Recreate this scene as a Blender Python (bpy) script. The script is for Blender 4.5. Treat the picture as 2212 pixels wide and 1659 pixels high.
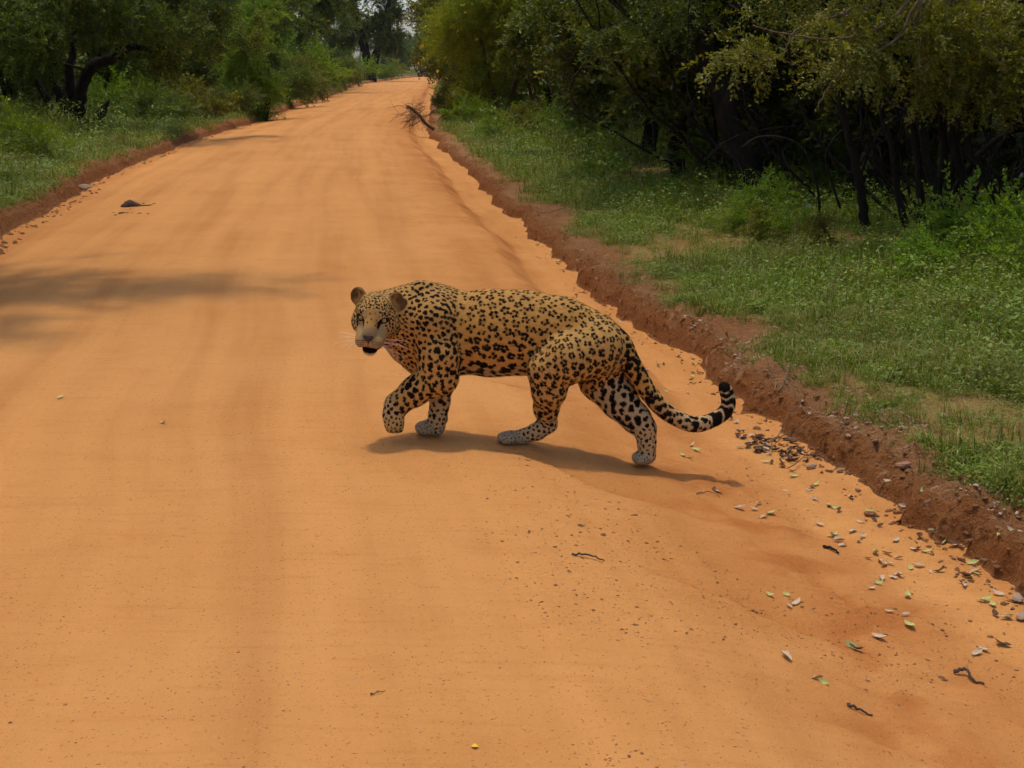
import bpy, math, random, time
import numpy as np
from mathutils import Vector, Matrix, kdtree
T0 = time.time()
SC = bpy.context.scene
C = SC.collection
for o in list(bpy.data.objects):
    bpy.data.objects.remove(o)

# ------------------------------------------------------------------ camera, sky, sun, exposure
H = 1.75                     # eye height over the crown of the road
F = 3072.0                   # focal length in pixels of a 2212 x 1659 frame (50 mm on 36 mm)
TH = math.atan2(829.5 - 145.0, F)
CT, ST = math.cos(TH), math.sin(TH)
cam = bpy.data.cameras.new('camera')
cam.sensor_width = 36.0
cam.lens = 36.0 * F / 2212.0
cam.clip_start = 0.1
cam.clip_end = 4000.0
co = bpy.data.objects.new('camera', cam)
C.objects.link(co)
co.location = (0, 0, H)
co.rotation_euler = (math.pi / 2 - TH, 0, 0)
SC.camera = co

SUN_DIR = Vector((-0.11, 0.15, 0.98)).normalized()      # towards the sun
w = bpy.data.worlds.new('World')
SC.world = w
w.use_nodes = True
nt = w.node_tree
bg = nt.nodes['Background']
sky = nt.nodes.new('ShaderNodeTexSky')
sky.sky_type = 'NISHITA'
sky.sun_disc = False
sky.sun_elevation = math.asin(SUN_DIR.z)
sky.sun_rotation = math.atan2(SUN_DIR.x, SUN_DIR.y)
sky.air_density = 0.8
sky.dust_density = 2.2
sky.ozone_density = 0.0
nt.links.new(sky.outputs[0], bg.inputs[0])
bg.inputs[1].default_value = 0.15
sl = bpy.data.lights.new('sun', 'SUN')
sl.energy = 1.6
sl.angle = math.radians(3.5)
sl.color = (1.0, 0.87, 0.66)
so = bpy.data.objects.new('sun', sl)
C.objects.link(so)
so.location = (0, 0, 30)
so.rotation_euler = SUN_DIR.to_track_quat('Z', 'Y').to_euler()
SC.view_settings.view_transform = 'Standard'
SC.view_settings.look = 'None'
SC.view_settings.gamma = 1.0
SC.view_settings.use_curve_mapping = False
SC.view_settings.exposure = 0.15
SC.cycles.max_bounces = 6
SC.cycles.diffuse_bounces = 3
SC.cycles.glossy_bounces = 2
SC.cycles.transmission_bounces = 3
SC.cycles.use_adaptive_sampling = True
SC.cycles.adaptive_threshold = 0.035
SC.cycles.caustics_reflective = False
SC.cycles.caustics_refractive = False

# ------------------------------------------------------------------ helpers
RNG = np.random.default_rng(7)

def ray(px, py):
    a = (px - 1106.0) / F
    b = (829.5 - py) / F
    return np.array([a, CT + b * ST, -ST + b * CT])

def at_z(px, py, z=0.0):
    d = ray(px, py)
    return np.array([0, 0, H]) + d * ((z - H) / d[2])

def at_y(px, py, Y):
    d = ray(px, py)
    return np.array([0, 0, H]) + d * (Y / d[1])

def _hash(ix, iy, seed):
    h = (ix.astype(np.int64) * 374761393 + iy.astype(np.int64) * 668265263 + seed * 974711) & 0xffffffff
    h = ((h ^ (h >> 13)) * 1274126177) & 0xffffffff
    h = ((h ^ (h >> 16)) * 2246822519) & 0xffffffff
    return ((h ^ (h >> 15)) & 0xffff) / 65535.0

def vnoise(x, y, seed=0):
    x = np.asarray(x, float); y = np.asarray(y, float)
    x, y = np.broadcast_arrays(x, y)
    ix = np.floor(x); iy = np.floor(y)
    fx = x - ix; fy = y - iy
    fx = fx * fx * (3 - 2 * fx); fy = fy * fy * (3 - 2 * fy)
    a = _hash(ix, iy, seed); b = _hash(ix + 1, iy, seed)
    c = _hash(ix, iy + 1, seed); d = _hash(ix + 1, iy + 1, seed)
    return (a * (1 - fx) + b * fx) * (1 - fy) + (c * (1 - fx) + d * fx) * fy

def fbm(x, y, seed=0, oct=4, gain=0.5):
    v = 0.0; a = 1.0; t = 0.0
    for i in range(oct):
        v = v + a * (vnoise(x * 2 ** i + 17.3 * i, y * 2 ** i + 5.1 * i, seed + i) - 0.5)
        t += a; a *= gain
    return v / t * 2

def smooth(a, b, x):
    t = np.clip((x - a) / (b - a), 0, 1)
    return t * t * (3 - 2 * t)

def mesh_np(name, V, polys, mats=(), smooth_shade=True, attrs=None, loop_sizes=None):
    """V (n,3); polys: (m,k) array or list of such arrays."""
    me = bpy.data.meshes.new(name)
    if not isinstance(polys, list):
        polys = [polys]
    polys = [np.asarray(p, np.int32) for p in polys if len(p)]
    V = np.asarray(V, np.float32)
    me.vertices.add(len(V))
    me.vertices.foreach_set('co', V.ravel())
    loops = np.concatenate([p.ravel() for p in polys])
    sizes = np.concatenate([np.full(len(p), p.shape[1], np.int32) for p in polys])
    starts = np.concatenate([[0], np.cumsum(sizes)[:-1]]).astype(np.int32)
    me.loops.add(len(loops))
    me.loops.foreach_set('vertex_index', loops)
    me.polygons.add(len(sizes))
    me.polygons.foreach_set('loop_start', starts)
    me.polygons.foreach_set('loop_total', sizes)
    me.polygons.foreach_set('use_smooth', np.full(len(sizes), smooth_shade, bool))
    for m in mats:
        me.materials.append(m)
    if attrs:
        for k, a in attrs.items():
            a = np.asarray(a, np.float32)
            if a.ndim == 1:
                at = me.attributes.new(k, 'FLOAT', 'POINT')
                at.data.foreach_set('value', a)
            else:
                at = me.attributes.new(k, 'FLOAT_COLOR', 'POINT')
                if a.shape[1] == 3:
                    a = np.concatenate([a, np.ones((len(a), 1), np.float32)], 1)
                at.data.foreach_set('color', a.ravel())
    me.update()
    me.validate()
    return me

def link(name, data, parent=None, loc=None, rot=None, scale=None):
    o = bpy.data.objects.new(name, data)
    C.objects.link(o)
    if parent is not None:
        o.parent = parent
    if loc is not None:
        o.location = loc
    if rot is not None:
        o.rotation_euler = rot
    if scale is not None:
        o.scale = scale if hasattr(scale, '__len__') else (scale,) * 3
    return o

def tag(o, label=None, cat=None, group=None, kind=None):
    if label: o['label'] = label
    if cat: o['category'] = cat
    if group: o['group'] = group
    if kind: o['kind'] = kind
    return o

class MB:
    """collects vertices, polygons and a per vertex tint"""
    def __init__(s):
        s.v = []; s.q = []; s.t = []; s.n = 0; s.tint = []
    def add(s, V, quads=None, tris=None, tint=0.5):
        V = np.asarray(V, float)
        if quads is not None and len(quads): s.q.append(np.asarray(quads) + s.n)
        if tris is not None and len(tris): s.t.append(np.asarray(tris) + s.n)
        s.v.append(V)
        s.tint.append(np.broadcast_to(np.asarray(tint, float), (len(V),)))
        s.n += len(V)
    def mesh(s, name, mats, smooth_shade=True, offset=None):
        V = np.concatenate(s.v)
        if offset is not None: V = V - np.asarray(offset)
        P = []
        if s.q: P.append(np.concatenate(s.q))
        if s.t: P.append(np.concatenate(s.t))
        return mesh_np(name, V, P, mats, smooth_shade, {'tint': np.concatenate(s.tint)})
    def tube(s, pts, rad, n=6, tint=0.5, cap=True):
        pts = np.asarray(pts, float); rad = np.broadcast_to(np.asarray(rad, float), (len(pts),))
        d = np.gradient(pts, axis=0)
        d /= np.linalg.norm(d, axis=1)[:, None] + 1e-9
        ref = np.array([0.3, 0.9, 0.2]) if abs(d[0] @ np.array([0, 0, 1])) > 0.8 else np.array([0, 0, 1.0])
        a = np.cross(d, ref); a /= np.linalg.norm(a, axis=1)[:, None] + 1e-9
        b = np.cross(d, a)
        ang = np.arange(n) * 2 * math.pi / n
        V = pts[:, None] + rad[:, None, None] * (np.cos(ang)[None, :, None] * a[:, None] + np.sin(ang)[None, :, None] * b[:, None])
        m = len(pts)
        i = np.arange(m - 1)[:, None] * n; j = np.arange(n)[None]; jn = (j + 1) % n
        Q = np.stack([i + j, i + jn, i + n + jn, i + n + j], -1).reshape(-1, 4)
        V = V.reshape(-1, 3)
        T = []
        if cap:
            V = np.concatenate([V, pts[:1], pts[-1:]])
            k0 = m * n; k1 = k0 + 1
            for q in range(n):
                T.append((k0, (q + 1) % n, q)); T.append((k1, (m - 1) * n + q, (m - 1) * n + (q + 1) % n))
        s.add(V, Q, T, tint)

def curve_pts(P, n):
    """Catmull-Rom through P"""
    P = np.asarray(P, float)
    if len(P) == 2:
        return P[0] + (P[1] - P[0]) * np.linspace(0, 1, n)[:, None]
    Q = np.concatenate([[2 * P[0] - P[1]], P, [2 * P[-1] - P[-2]]])
    t = np.linspace(0, len(P) - 1 - 1e-6, n)
    i = t.astype(int); f = (t - i)[:, None]
    a, b, c, d = Q[i], Q[i + 1], Q[i + 2], Q[i + 3]
    return 0.5 * (2 * b + (c - a) * f + (2 * a - 5 * b + 4 * c - d) * f ** 2 + (3 * b - a - 3 * c + d) * f ** 3)

# ------------------------------------------------------------------ node helpers and materials
class NT:
    def __init__(s, name):
        s.m = bpy.data.materials.new(name); s.m.use_nodes = True
        s.t = s.m.node_tree; s.b = s.t.nodes['Principled BSDF']; s.out = s.t.nodes['Material Output']
    def n(s, kind, **kw):
        x = s.t.nodes.new('ShaderNode' + kind)
        for k, v in kw.items(): setattr(x, k, v)
        return x
    def l(s, a, b): s.t.links.new(a, b)
    def attr(s, name): return s.n('Attribute', attribute_name=name)
    def geo(s): return s.n('NewGeometry').outputs['Position']
    def noise(s, vec, scale, detail=4, rough=0.55):
        x = s.n('TexNoise'); s.l(vec, x.inputs['Vector'])
        x.inputs['Scale'].default_value = scale; x.inputs['Detail'].default_value = detail; x.inputs['Roughness'].default_value = rough
        return x.outputs['Fac']
    def mapping(s, vec, scale):
        x = s.n('Mapping'); s.l(vec, x.inputs['Vector']); x.inputs['Scale'].default_value = scale
        return x.outputs['Vector']
    def ramp(s, fac, a, b, ca=(0, 0, 0, 1), cb=(1, 1, 1, 1)):
        x = s.n('ValToRGB'); s.l(fac, x.inputs['Fac'])
        x.color_ramp.elements[0].position = a; x.color_ramp.elements[1].position = b
        x.color_ramp.elements[0].color = ca; x.color_ramp.elements[1].color = cb
        return x.outputs['Color']
    def mix(s, fac, a, b, blend='MIX'):
        x = s.n('Mix', data_type='RGBA', blend_type=blend)
        for v, k in ((fac, 0), (a, 6), (b, 7)):
            if hasattr(v, 'links'): s.l(v, x.inputs[k])
            elif k == 0: x.inputs[k].default_value = v
            else: x.inputs[k].default_value = tuple(v) + ((1,) if len(v) == 3 else ())
        return x.outputs[2]
    def math(s, op, a, b=None, clamp=False):
        x = s.n('Math', operation=op, use_clamp=clamp)
        for i, v in enumerate((a, b)):
            if v is None: continue
            if hasattr(v, 'links'): s.l(v, x.inputs[i])
            else: x.inputs[i].default_value = v
        return x.outputs[0]
    def bump(s, h, dist, strength=1.0, prev=None):
        x = s.n('Bump'); s.l(h, x.inputs['Height']); x.inputs['Distance'].default_value = dist; x.inputs['Strength'].default_value = strength
        if prev is not None: s.l(prev, x.inputs['Normal'])
        return x.outputs['Normal']
    def fin(s, col=None, rough=0.8, normal=None, spec=0.3):
        if col is not None:
            if hasattr(col, 'links'): s.l(col, s.b.inputs['Base Color'])
            else: s.b.inputs['Base Color'].default_value = tuple(col) + (1,)
        s.b.inputs['Roughness'].default_value = rough
        s.b.inputs['Specular IOR Level'].default_value = spec
        if normal is not None: s.l(normal, s.b.inputs['Normal'])
        return s.m

def soil_material(name, light, dark, red, streak):
    s = NT(name); g = s.geo()
    big = s.noise(g, 0.55, 3); mid = s.noise(g, 3.1, 5); fine = s.noise(g, 42.0, 4, 0.7); grain = s.noise(g, 260.0, 2)
    col = s.mix(s.ramp(big, 0.35, 0.65), light, dark)
    if streak:
        # wheel-worn bands that run along the road (coordinate across the road is a vertex attribute)
        ru = s.attr('ru').outputs['Fac']; sep = s.n('SeparateXYZ'); s.l(g, sep.inputs[0])
        cmb = s.n('CombineXYZ'); s.l(s.math('MULTIPLY', ru, 2.3), cmb.inputs[0]); s.l(s.math('MULTIPLY', sep.outputs[1], 0.09), cmb.inputs[1])
        band = s.noise(cmb.outputs[0], 1.0, 4, 0.6)
        col = s.mix(s.math('MULTIPLY', s.ramp(band, 0.38, 0.66), 0.6), col, [c * 1.16 for c in light])
        col = s.mix(s.math('MULTIPLY', s.ramp(band, 0.28, 0.50, (1, 1, 1, 1), (0, 0, 0, 1)), 0.30), col, red)
        cmb2 = s.n('CombineXYZ'); s.l(s.math('MULTIPLY', ru, 1.0), cmb2.inputs[0]); s.l(s.math('MULTIPLY', sep.outputs[1], 9.0), cmb2.inputs[1])
        rip = s.noise(cmb2.outputs[0], 2.2, 4, 0.65)
        col = s.mix(s.math('MULTIPLY', s.ramp(rip, 0.52, 0.75), 0.28), col, red)
    rd = s.attr('red').outputs['Fac']
    col = s.mix(s.math('ADD', rd, s.math('MULTIPLY', s.math('SUBTRACT', mid, 0.5), 0.8), True), col, red)
    col = s.mix(s.ramp(fine, 0.62, 0.75), col, [c * 0.62 for c in red])
    col = s.mix(s.ramp(grain, 0.66, 0.74), col, [min(1, c * 1.5) for c in light])
    col = s.mix(s.ramp(s.noise(s.mapping(g, (1, 1, 1)), 95.0, 2), 0.66, 0.72), col, [c * 0.5 for c in red])
    h = s.math('ADD', s.math('MULTIPLY', fine, 0.7), s.math('MULTIPLY', grain, 0.25))
    if not streak:
        lump = s.noise(g, 17.0, 6, 0.7)
        col = s.mix(s.math('MULTIPLY', s.ramp(lump, 0.54, 0.62), s.math('MULTIPLY', rd, 0.95)), col, [c * 0.35 for c in red])
        col = s.mix(s.ramp(s.noise(g, 9.0, 4), 0.60, 0.72), col, [c * 1.05 for c in light])
        h = s.math('ADD', h, s.math('MULTIPLY', lump, 2.2))
        return s.fin(col, 0.95, s.bump(h, 0.05, 1.0), 0.1)
    return s.fin(col, 0.93, s.bump(h, 0.014, 0.9), 0.15)

M = {}
M['road'] = soil_material('road_dirt', (0.61, 0.285, 0.088), (0.55, 0.24, 0.066), (0.43, 0.150, 0.036), True)
M['bank'] = soil_material('bank_soil', (0.54, 0.29, 0.135), (0.46, 0.21, 0.085), (0.36, 0.135, 0.038), False)

def floor_material():
    s = NT('verge_soil'); g = s.geo()
    n1 = s.noise(g, 1.3, 5); n2 = s.noise(g, 18.0, 5, 0.7)
    gr = s.attr('green').outputs['Fac']
    soil = s.mix(s.ramp(n1, 0.35, 0.7), (0.47, 0.235, 0.105), (0.38, 0.16, 0.056))
    soil = s.mix(s.ramp(n2, 0.6, 0.75), soil, (0.52, 0.36, 0.24))
    moss = s.mix(s.ramp(n2, 0.35, 0.65), (0.055, 0.085, 0.018), (0.13, 0.13, 0.035))
    col = s.mix(s.math('ADD', gr, s.math('MULTIPLY', s.math('SUBTRACT', n2, 0.5), 0.7), True), soil, moss)
    return s.fin(col, 0.95, s.bump(n2, 0.03, 0.9), 0.1)
M['floor'] = floor_material()

def leaf_material(name, c0, c1, c2, trans=0.3, rough=0.5, patch=None):
    s = NT(name)
    t = s.attr('tint').outputs['Fac']; oi = s.n('ObjectInfo').outputs['Random']
    col = s.mix(s.ramp(t, 0.0, 0.75), c0, c1)
    col = s.mix(s.ramp(t, 0.72, 1.0), col, c2)
    if patch:
        g = s.geo()
        col = s.mix(s.math('MULTIPLY', s.ramp(s.noise(g, 0.9, 4, 0.6), 0.48, 0.68), 0.75), col, patch)
        col = s.mix(s.math('MULTIPLY', s.ramp(s.noise(g, 0.45, 3), 0.5, 0.7), 0.4), col, [c * 0.6 for c in c0])
    hsv = s.n('HueSaturation'); s.l(col, hsv.inputs['Color'])
    s.l(s.math('ADD', s.math('MULTIPLY', oi, 0.03), 0.485), hsv.inputs['Hue'])
    s.l(s.math('ADD', s.math('MULTIPLY', oi, 0.3), 0.85), hsv.inputs['Value'])
    s.fin(hsv.outputs[0], rough, None, 0.4)
    tr = s.n('BsdfTranslucent')
    s.l(s.mix(1.0, hsv.outputs[0], (1.35, 1.5, 0.5), 'MULTIPLY'), tr.inputs['Color'])
    mx = s.n('MixShader'); mx.inputs[0].default_value = trans
    s.l(s.b.outputs[0], mx.inputs[1]); s.l(tr.outputs[0], mx.inputs[2]); s.l(mx.outputs[0], s.out.inputs['Surface'])
    return s.m
M['leaf_dark'] = leaf_material('leaf_dark', (0.040, 0.062, 0.006), (0.115, 0.145, 0.014), (0.33, 0.33, 0.04), 0.28)
M['leaf_olive'] = leaf_material('leaf_olive', (0.085, 0.095, 0.010), (0.21, 0.205, 0.024), (0.50, 0.43, 0.07))
M['leaf_bright'] = leaf_material('leaf_bright', (0.085, 0.15, 0.008), (0.19, 0.275, 0.016), (0.32, 0.42, 0.03), 0.35)
M['leaf_yellow'] = leaf_material('leaf_yellow', (0.13, 0.175, 0.010), (0.29, 0.32, 0.018), (0.50, 0.48, 0.035), 0.45)
M['leaf_grey'] = leaf_material('leaf_grey', (0.075, 0.115, 0.018), (0.145, 0.195, 0.028), (0.25, 0.30, 0.05))
M['grass'] = leaf_material('grass_blade', (0.105, 0.15, 0.008), (0.235, 0.26, 0.018), (0.48, 0.40, 0.16), 0.3, 0.6, (0.30, 0.26, 0.07))
M['herb'] = leaf_material('herb_leaf', (0.085, 0.16, 0.008), (0.18, 0.27, 0.016), (0.28, 0.34, 0.06), 0.3, 0.55, (0.24, 0.24, 0.05))

def bark_material(name, c0, c1):
    s = NT(name)
    tc = s.n('TexCoord').outputs['Object']
    n1 = s.noise(s.mapping(tc, (6, 6, 1.5)), 2.5, 6, 0.65); n2 = s.noise(tc, 1.2, 3)
    col = s.mix(s.ramp(n1, 0.3, 0.7), c0, c1)
    col = s.mix(s.math('MULTIPLY', s.ramp(n2, 0.55, 0.7), 0.5), col, [c * 1.7 for c in c1])
    return s.fin(col, 0.9, s.bump(n1, 0.05, 0.9), 0.2)
M['bark'] = bark_material('bark_grey', (0.010, 0.008, 0.006), (0.034, 0.026, 0.019))
M['bark_red'] = bark_material('bark_red', (0.09, 0.05, 0.028), (0.20, 0.12, 0.07))
M['twig'] = bark_material('twig_bark', (0.14, 0.085, 0.05), (0.28, 0.19, 0.12))
def plain(name, c0, c1, rough=0.8, scale=20.0, bumpd=0.004, spec=0.3):
    s = NT(name); tc = s.n('TexCoord').outputs['Object']
    n = s.noise(tc, scale, 5, 0.6)
    return s.fin(s.mix(s.ramp(n, 0.3, 0.7), c0, c1), rough, s.bump(n, bumpd, 0.8), spec)
M['stone'] = plain('pale_stone', (0.34, 0.22, 0.135), (0.58, 0.45, 0.31), 0.9, 30, 0.006)
M['stone_red'] = plain('red_stone', (0.32, 0.15, 0.08), (0.46, 0.26, 0.16), 0.9, 30, 0.006)
M['dung'] = plain('dark_lump', (0.045, 0.030, 0.022), (0.13, 0.085, 0.055), 0.9, 35, 0.02)
M['dry_leaf'] = plain('dry_leaf', (0.50, 0.33, 0.20), (0.72, 0.58, 0.40), 0.75, 40, 0.002)
M['green_leaf'] = plain('fallen_green_leaf', (0.42, 0.44, 0.11), (0.62, 0.60, 0.24), 0.6, 40, 0.002)
M['brown_leaf'] = plain('brown_leaf', (0.07, 0.04, 0.022), (0.17, 0.09, 0.05), 0.8, 40, 0.002)
M['yellow'] = plain('yellow_petal', (0.80, 0.48, 0.02), (0.90, 0.62, 0.05), 0.6, 20, 0.002)
M['white'] = plain('white_petal', (0.75, 0.72, 0.74), (0.85, 0.83, 0.85), 0.6, 20, 0.002)
# ------------------------------------------------------------------ the lie of the land
RB = [(945, 170), (938, 195), (930, 230), (925, 290), (960, 330), (1015, 378), (1058, 430), (1123, 480), (1210, 560), (1300, 640),
      (1390, 710), (1515, 784), (1640, 893), (1742, 980), (1850, 1056), (2035, 1158), (2215, 1275)]
LB = [(879, 168), (845, 173), (772, 183), (735, 200), (677, 222), (625, 237), (577, 259), (498, 281), (419, 305), (366, 325),
      (293, 354), (214, 390), (146, 439), (79, 475)]
pr = np.array([at_z(x, y, -0.23) for x, y in RB]); pr = pr[np.argsort(pr[:, 1])]
pl = np.array([at_z(x, y, -0.1) for x, y in LB]); pl = pl[np.argsort(pl[:, 1])]
def extend(p, near_slope):
    a = np.array([[p[0, 0] - near_slope * (p[0, 1] + 60), -60.0]])
    f = p[-1]
    b = np.array([[f[0] + 1.5, f[1] + 40], [f[0] + 25, f[1] + 120], [f[0] + 160, f[1] + 330], [f[0] + 500, 1500.0]])
    return np.concatenate([a, p[:, :2], b])
PR = extend(pr, -0.16); PL = extend(pl, -0.13)
YS = np.concatenate([np.arange(-60, 60, 0.1), np.arange(60, 1500, 2.0)])
def smoothed(P, Y):
    # road edges, smoothed over a window that grows with distance
    o = 0
    for k in (-1, -0.5, 0, 0.5, 1):
        o = o + np.interp(Y + k * np.maximum(0.25, 0.06 * Y), P[:, 1], P[:, 0])
    return o / 5
XR0 = smoothed(PR, YS); XL0 = smoothed(PL, YS)
def xR(Y):
    Y = np.asarray(Y, float)
    return np.interp(Y, YS, XR0) + (0.14 * fbm(Y * 1.0, Y * 0 + 3.1, 11, 2) + 0.13 * fbm(Y * 3.3, Y * 0 + 7.7, 12, 2) * np.clip(11 / np.maximum(Y, 1), 0.1, 1) - 0.10 * np.abs(fbm(Y * 6.0, Y * 0 + 2.2, 13, 3)) * np.clip(7 / np.maximum(Y, 1), 0, 1) ** 2) * np.clip(40 / np.maximum(Y, 1), 0.2, 1)
def xL(Y):
    Y = np.asarray(Y, float)
    return np.interp(Y, YS, XL0) + 0.14 * fbm(Y * 0.7, Y * 0 + 9.1, 21, 2) + 0.06 * fbm(Y * 2.6, Y * 0 + 1.7, 22, 3)

# small scarps cut by rain across the right side of the road: (pixels, depth, reach)
SCARPS = []
for pts, dep, reach in (
        ([(1040, 984), (1130, 998), (1200, 1010), (1265, 1032), (1330, 1045), (1420, 1056), (1530, 1066)], 0.030, 0.16),
        ([(1380, 1226), (1450, 1240), (1540, 1262), (1650, 1280), (1760, 1305), (1900, 1340)], 0.022, 0.14),
        ([(1770, 1500), (1860, 1530), (1960, 1565), (2100, 1610)], 0.020, 0.12),
        ([(1480, 945), (1560, 975), (1640, 1010), (1700, 1050)], 0.022, 0.10),
        ([(1230, 905), (1330, 922), (1400, 935), (1470, 942)], 0.018, 0.12),
        ([(1040, 830), (1150, 842), (1230, 850)], 0.010, 0.12),
        ([(1610, 1100), (1720, 1150), (1800, 1200), (1900, 1270)], 0.022, 0.10)):
    P = np.array([at_z(x, y, -0.04)[:2] for x, y in pts])
    SCARPS.append((P, dep, reach))
def scarps(x, Y):
    dz = np.zeros_like(x); rd = np.zeros_like(x)
    for P, dep, reach in SCARPS:
        sel = (x > P[:, 0].min() - 0.3) & (x < P[:, 0].max() + 0.4) & (Y > P[:, 1].min() - 0.3) & (Y < P[:, 1].max() + 0.5)
        if not sel.any(): continue
        xs = x[sel]; ys = Y[sel]
        yy = np.interp(xs, P[:, 0], P[:, 1]) + 0.03 * fbm(xs * 9, xs * 0, 31, 3)
        s = ys - yy
        e = smooth(P[0, 0] - 0.05, P[0, 0] + 0.2, xs) * (1 - smooth(P[-1, 0] - 0.2, P[-1, 0] + 0.15, xs))
        k = np.where(s > 0, np.exp(-np.maximum(s, 0) / reach) * smooth(0, 0.012, s), 0) * e * (0.55 + 0.9 * vnoise(xs * 4, ys * 0, 33))
        dz[sel] -= 1.7 * dep * k; rd[sel] = np.maximum(rd[sel], k * 0.5 + 0.9 * e * np.exp(-((s - 0.012) / 0.02) ** 2) * smooth(0.25, 0.6, vnoise(xs * 11, ys * 0 + 3, 34)))
    return dz, rd

def ground(x, Y, want=False):
    x = np.asarray(x, float); Y = np.asarray(Y, float)
    x, Y = np.broadcast_arrays(x, Y)
    r = xR(Y); l = xL(Y)
    u = x - r; v = l - x; d = -u; e = -v
    near = np.clip(30 / np.maximum(np.abs(Y), 1), 0.15, 1)
    prof = np.interp(d, [0, 0.25, 0.45, 0.7, 0.93, 1.15, 1.4, 1.65, 1.95, 2.6, 3.4], [-0.24, -0.24, -0.225, -0.195, -0.165, -0.125, -0.062, -0.018, 0.0, 0.006, 0.008])
    d2 = np.interp(Y, YS, XR0) + 0.10 * fbm(Y * 0.45, Y * 0 + 5, 14, 3) - x
    far = np.interp(d2, [0, 0.28, 0.46, 0.58, 0.72, 1.1, 1.6, 2.2], [-0.24, -0.24, -0.225, -0.14, -0.062, -0.025, -0.008, 0.004])
    prof = prof + (np.where(d < 0.2, np.minimum(far, -0.225), far) - prof) * smooth(7.0, 9.0, Y)
    prof = prof + np.interp(e, [0, 0.3, 0.8, 1.6], [-0.1, -0.095, -0.04, 0])
    prof = prof + 0.016 * fbm(x * 0.8, Y * 0.3, 41, 3) + 0.007 * fbm(x * 4.0, Y * 3.0, 42, 3)
    rough = smooth(2.0, 0.5, d) * 0.026 * (0.5 + vnoise(x * 1.5, Y * 1.2, 45)) + 0.003
    prof = prof + rough * fbm(x * 6, Y * 5, 43, 4) * near
    sc, rd = scarps(x, Y)
    prof = prof + sc
    # right bank and verge
    hr = 0.175 + 0.05 * fbm(Y * 0.8, Y * 0 + 2, 51, 2)
    wr = 0.10 + 0.06 * fbm(Y * 1.7, Y * 0 + 4, 52, 2)
    t = np.clip(u / wr, 0, 1)
    S = np.where(t < 0.55, 0.78 * smooth(0, 0.55, t) , 0.78 + 0.22 * smooth(0.55, 1, t))
    zb = -0.24 + hr * S + near * np.sin(np.pi * np.clip((u + 0.02) / 0.55, 0, 1)) * (0.09 * fbm(x * 5, Y * 5, 53, 3) - 0.11 * np.abs(fbm(x * 10, Y * 7, 56, 3)) + 0.045 * fbm(x * 24, Y * 17, 57, 2))
    zv = 0.022 * np.maximum(u - wr, 0) + 0.05 * fbm(x * 0.7, Y * 0.7, 54, 3) * smooth(0.2, 2, u) + 0.014 * fbm(x * 6, Y * 6, 55, 3)
    zright = zb + np.minimum(zv, 0.6)
    # left bank and verge
    hl = 0.22 + 0.05 * fbm(Y * 0.5, Y * 0 + 6, 61, 2)
    t2 = np.clip(v / 0.2, 0, 1)
    zl = -0.1 + hl * (0.8 * smooth(0, 0.6, t2) + 0.2 * smooth(0.6, 1, t2)) + 0.05 * fbm(x * 5, Y * 5, 62, 4) * np.sin(np.pi * np.clip(v / 0.6, 0, 1))
    zl = zl - 0.05 * np.abs(fbm(x * 6, Y * 5, 64, 3)) * np.sin(np.pi * np.clip(v / 0.5, 0, 1)) + np.minimum(0.03 * np.maximum(v - 0.2, 0), 0.7) + 0.06 * fbm(x * 0.6, Y * 0.6, 63, 3) * smooth(0.2, 2, v)
    z = np.where(u > 0, zright, np.where(v > 0, zl, prof))
    if not want:
        return z
    red = np.where(u > 0, 0.85 - 0.75 * smooth(wr, wr + 0.12, u + 0.06 * fbm(x * 6, Y * 6, 73, 2)), 0.0) + np.where(v > 0, 0.75 - 0.4 * smooth(0.2, 0.4, v), 0) + rd
    red = red + smooth(1.75, 0.75, d) * 0.42 * (u <= 0) * (1 - 0.9 * smooth(0.55, 0.30, d)) * (0.6 + 0.8 * vnoise(x * 2.2, Y * 1.3, 71))
    red = red + (u <= 0) * 0.5 * np.exp(-((d - 0.85 - 0.25 * fbm(Y * 1.4, Y * 0, 74, 3)) / 0.22) ** 2) * smooth(0.0, 0.5, fbm(x * 6, Y * 5, 75, 4) + 0.15) * smooth(12, 7, Y)
    red = red + (u <= 0) * 0.75 * np.exp(-((d2 - 0.62 - 0.1 * fbm(x * 2, Y * 1.5, 77, 3)) / 0.17) ** 2) * smooth(7, 9, Y) * smooth(-0.25, 0.45, fbm(x * 3, Y * 1.6, 76, 4))
    red = np.maximum(red, smooth(0.5, 0.1, e) * 0.35 * (u <= 0))
    # bare earth near the bank edge, plants further in
    gpat = fbm(x * 1.3, Y * 1.0, 72, 4)
    bare = smooth(0.0, -0.32, fbm(x * 0.8, Y * 0.55, 83, 4))
    green = np.where(u > 0, (1 - 0.45 * bare) * smooth(0.20, 0.65, u + 0.45 * gpat - 0.22 * smooth(7.5, 5, Y)), smooth(0.06, 0.32, v + 0.12 * gpat))
    return z, red, green, u, v

def on_ground(px, py):
    z = 0.0
    for _ in range(12):
        p = at_z(px, py, z); z = 0.5 * z + 0.5 * float(ground(p[0], p[1]))
    p = at_z(px, py, z); p[2] = float(ground(p[0], p[1]))
    return p

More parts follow.
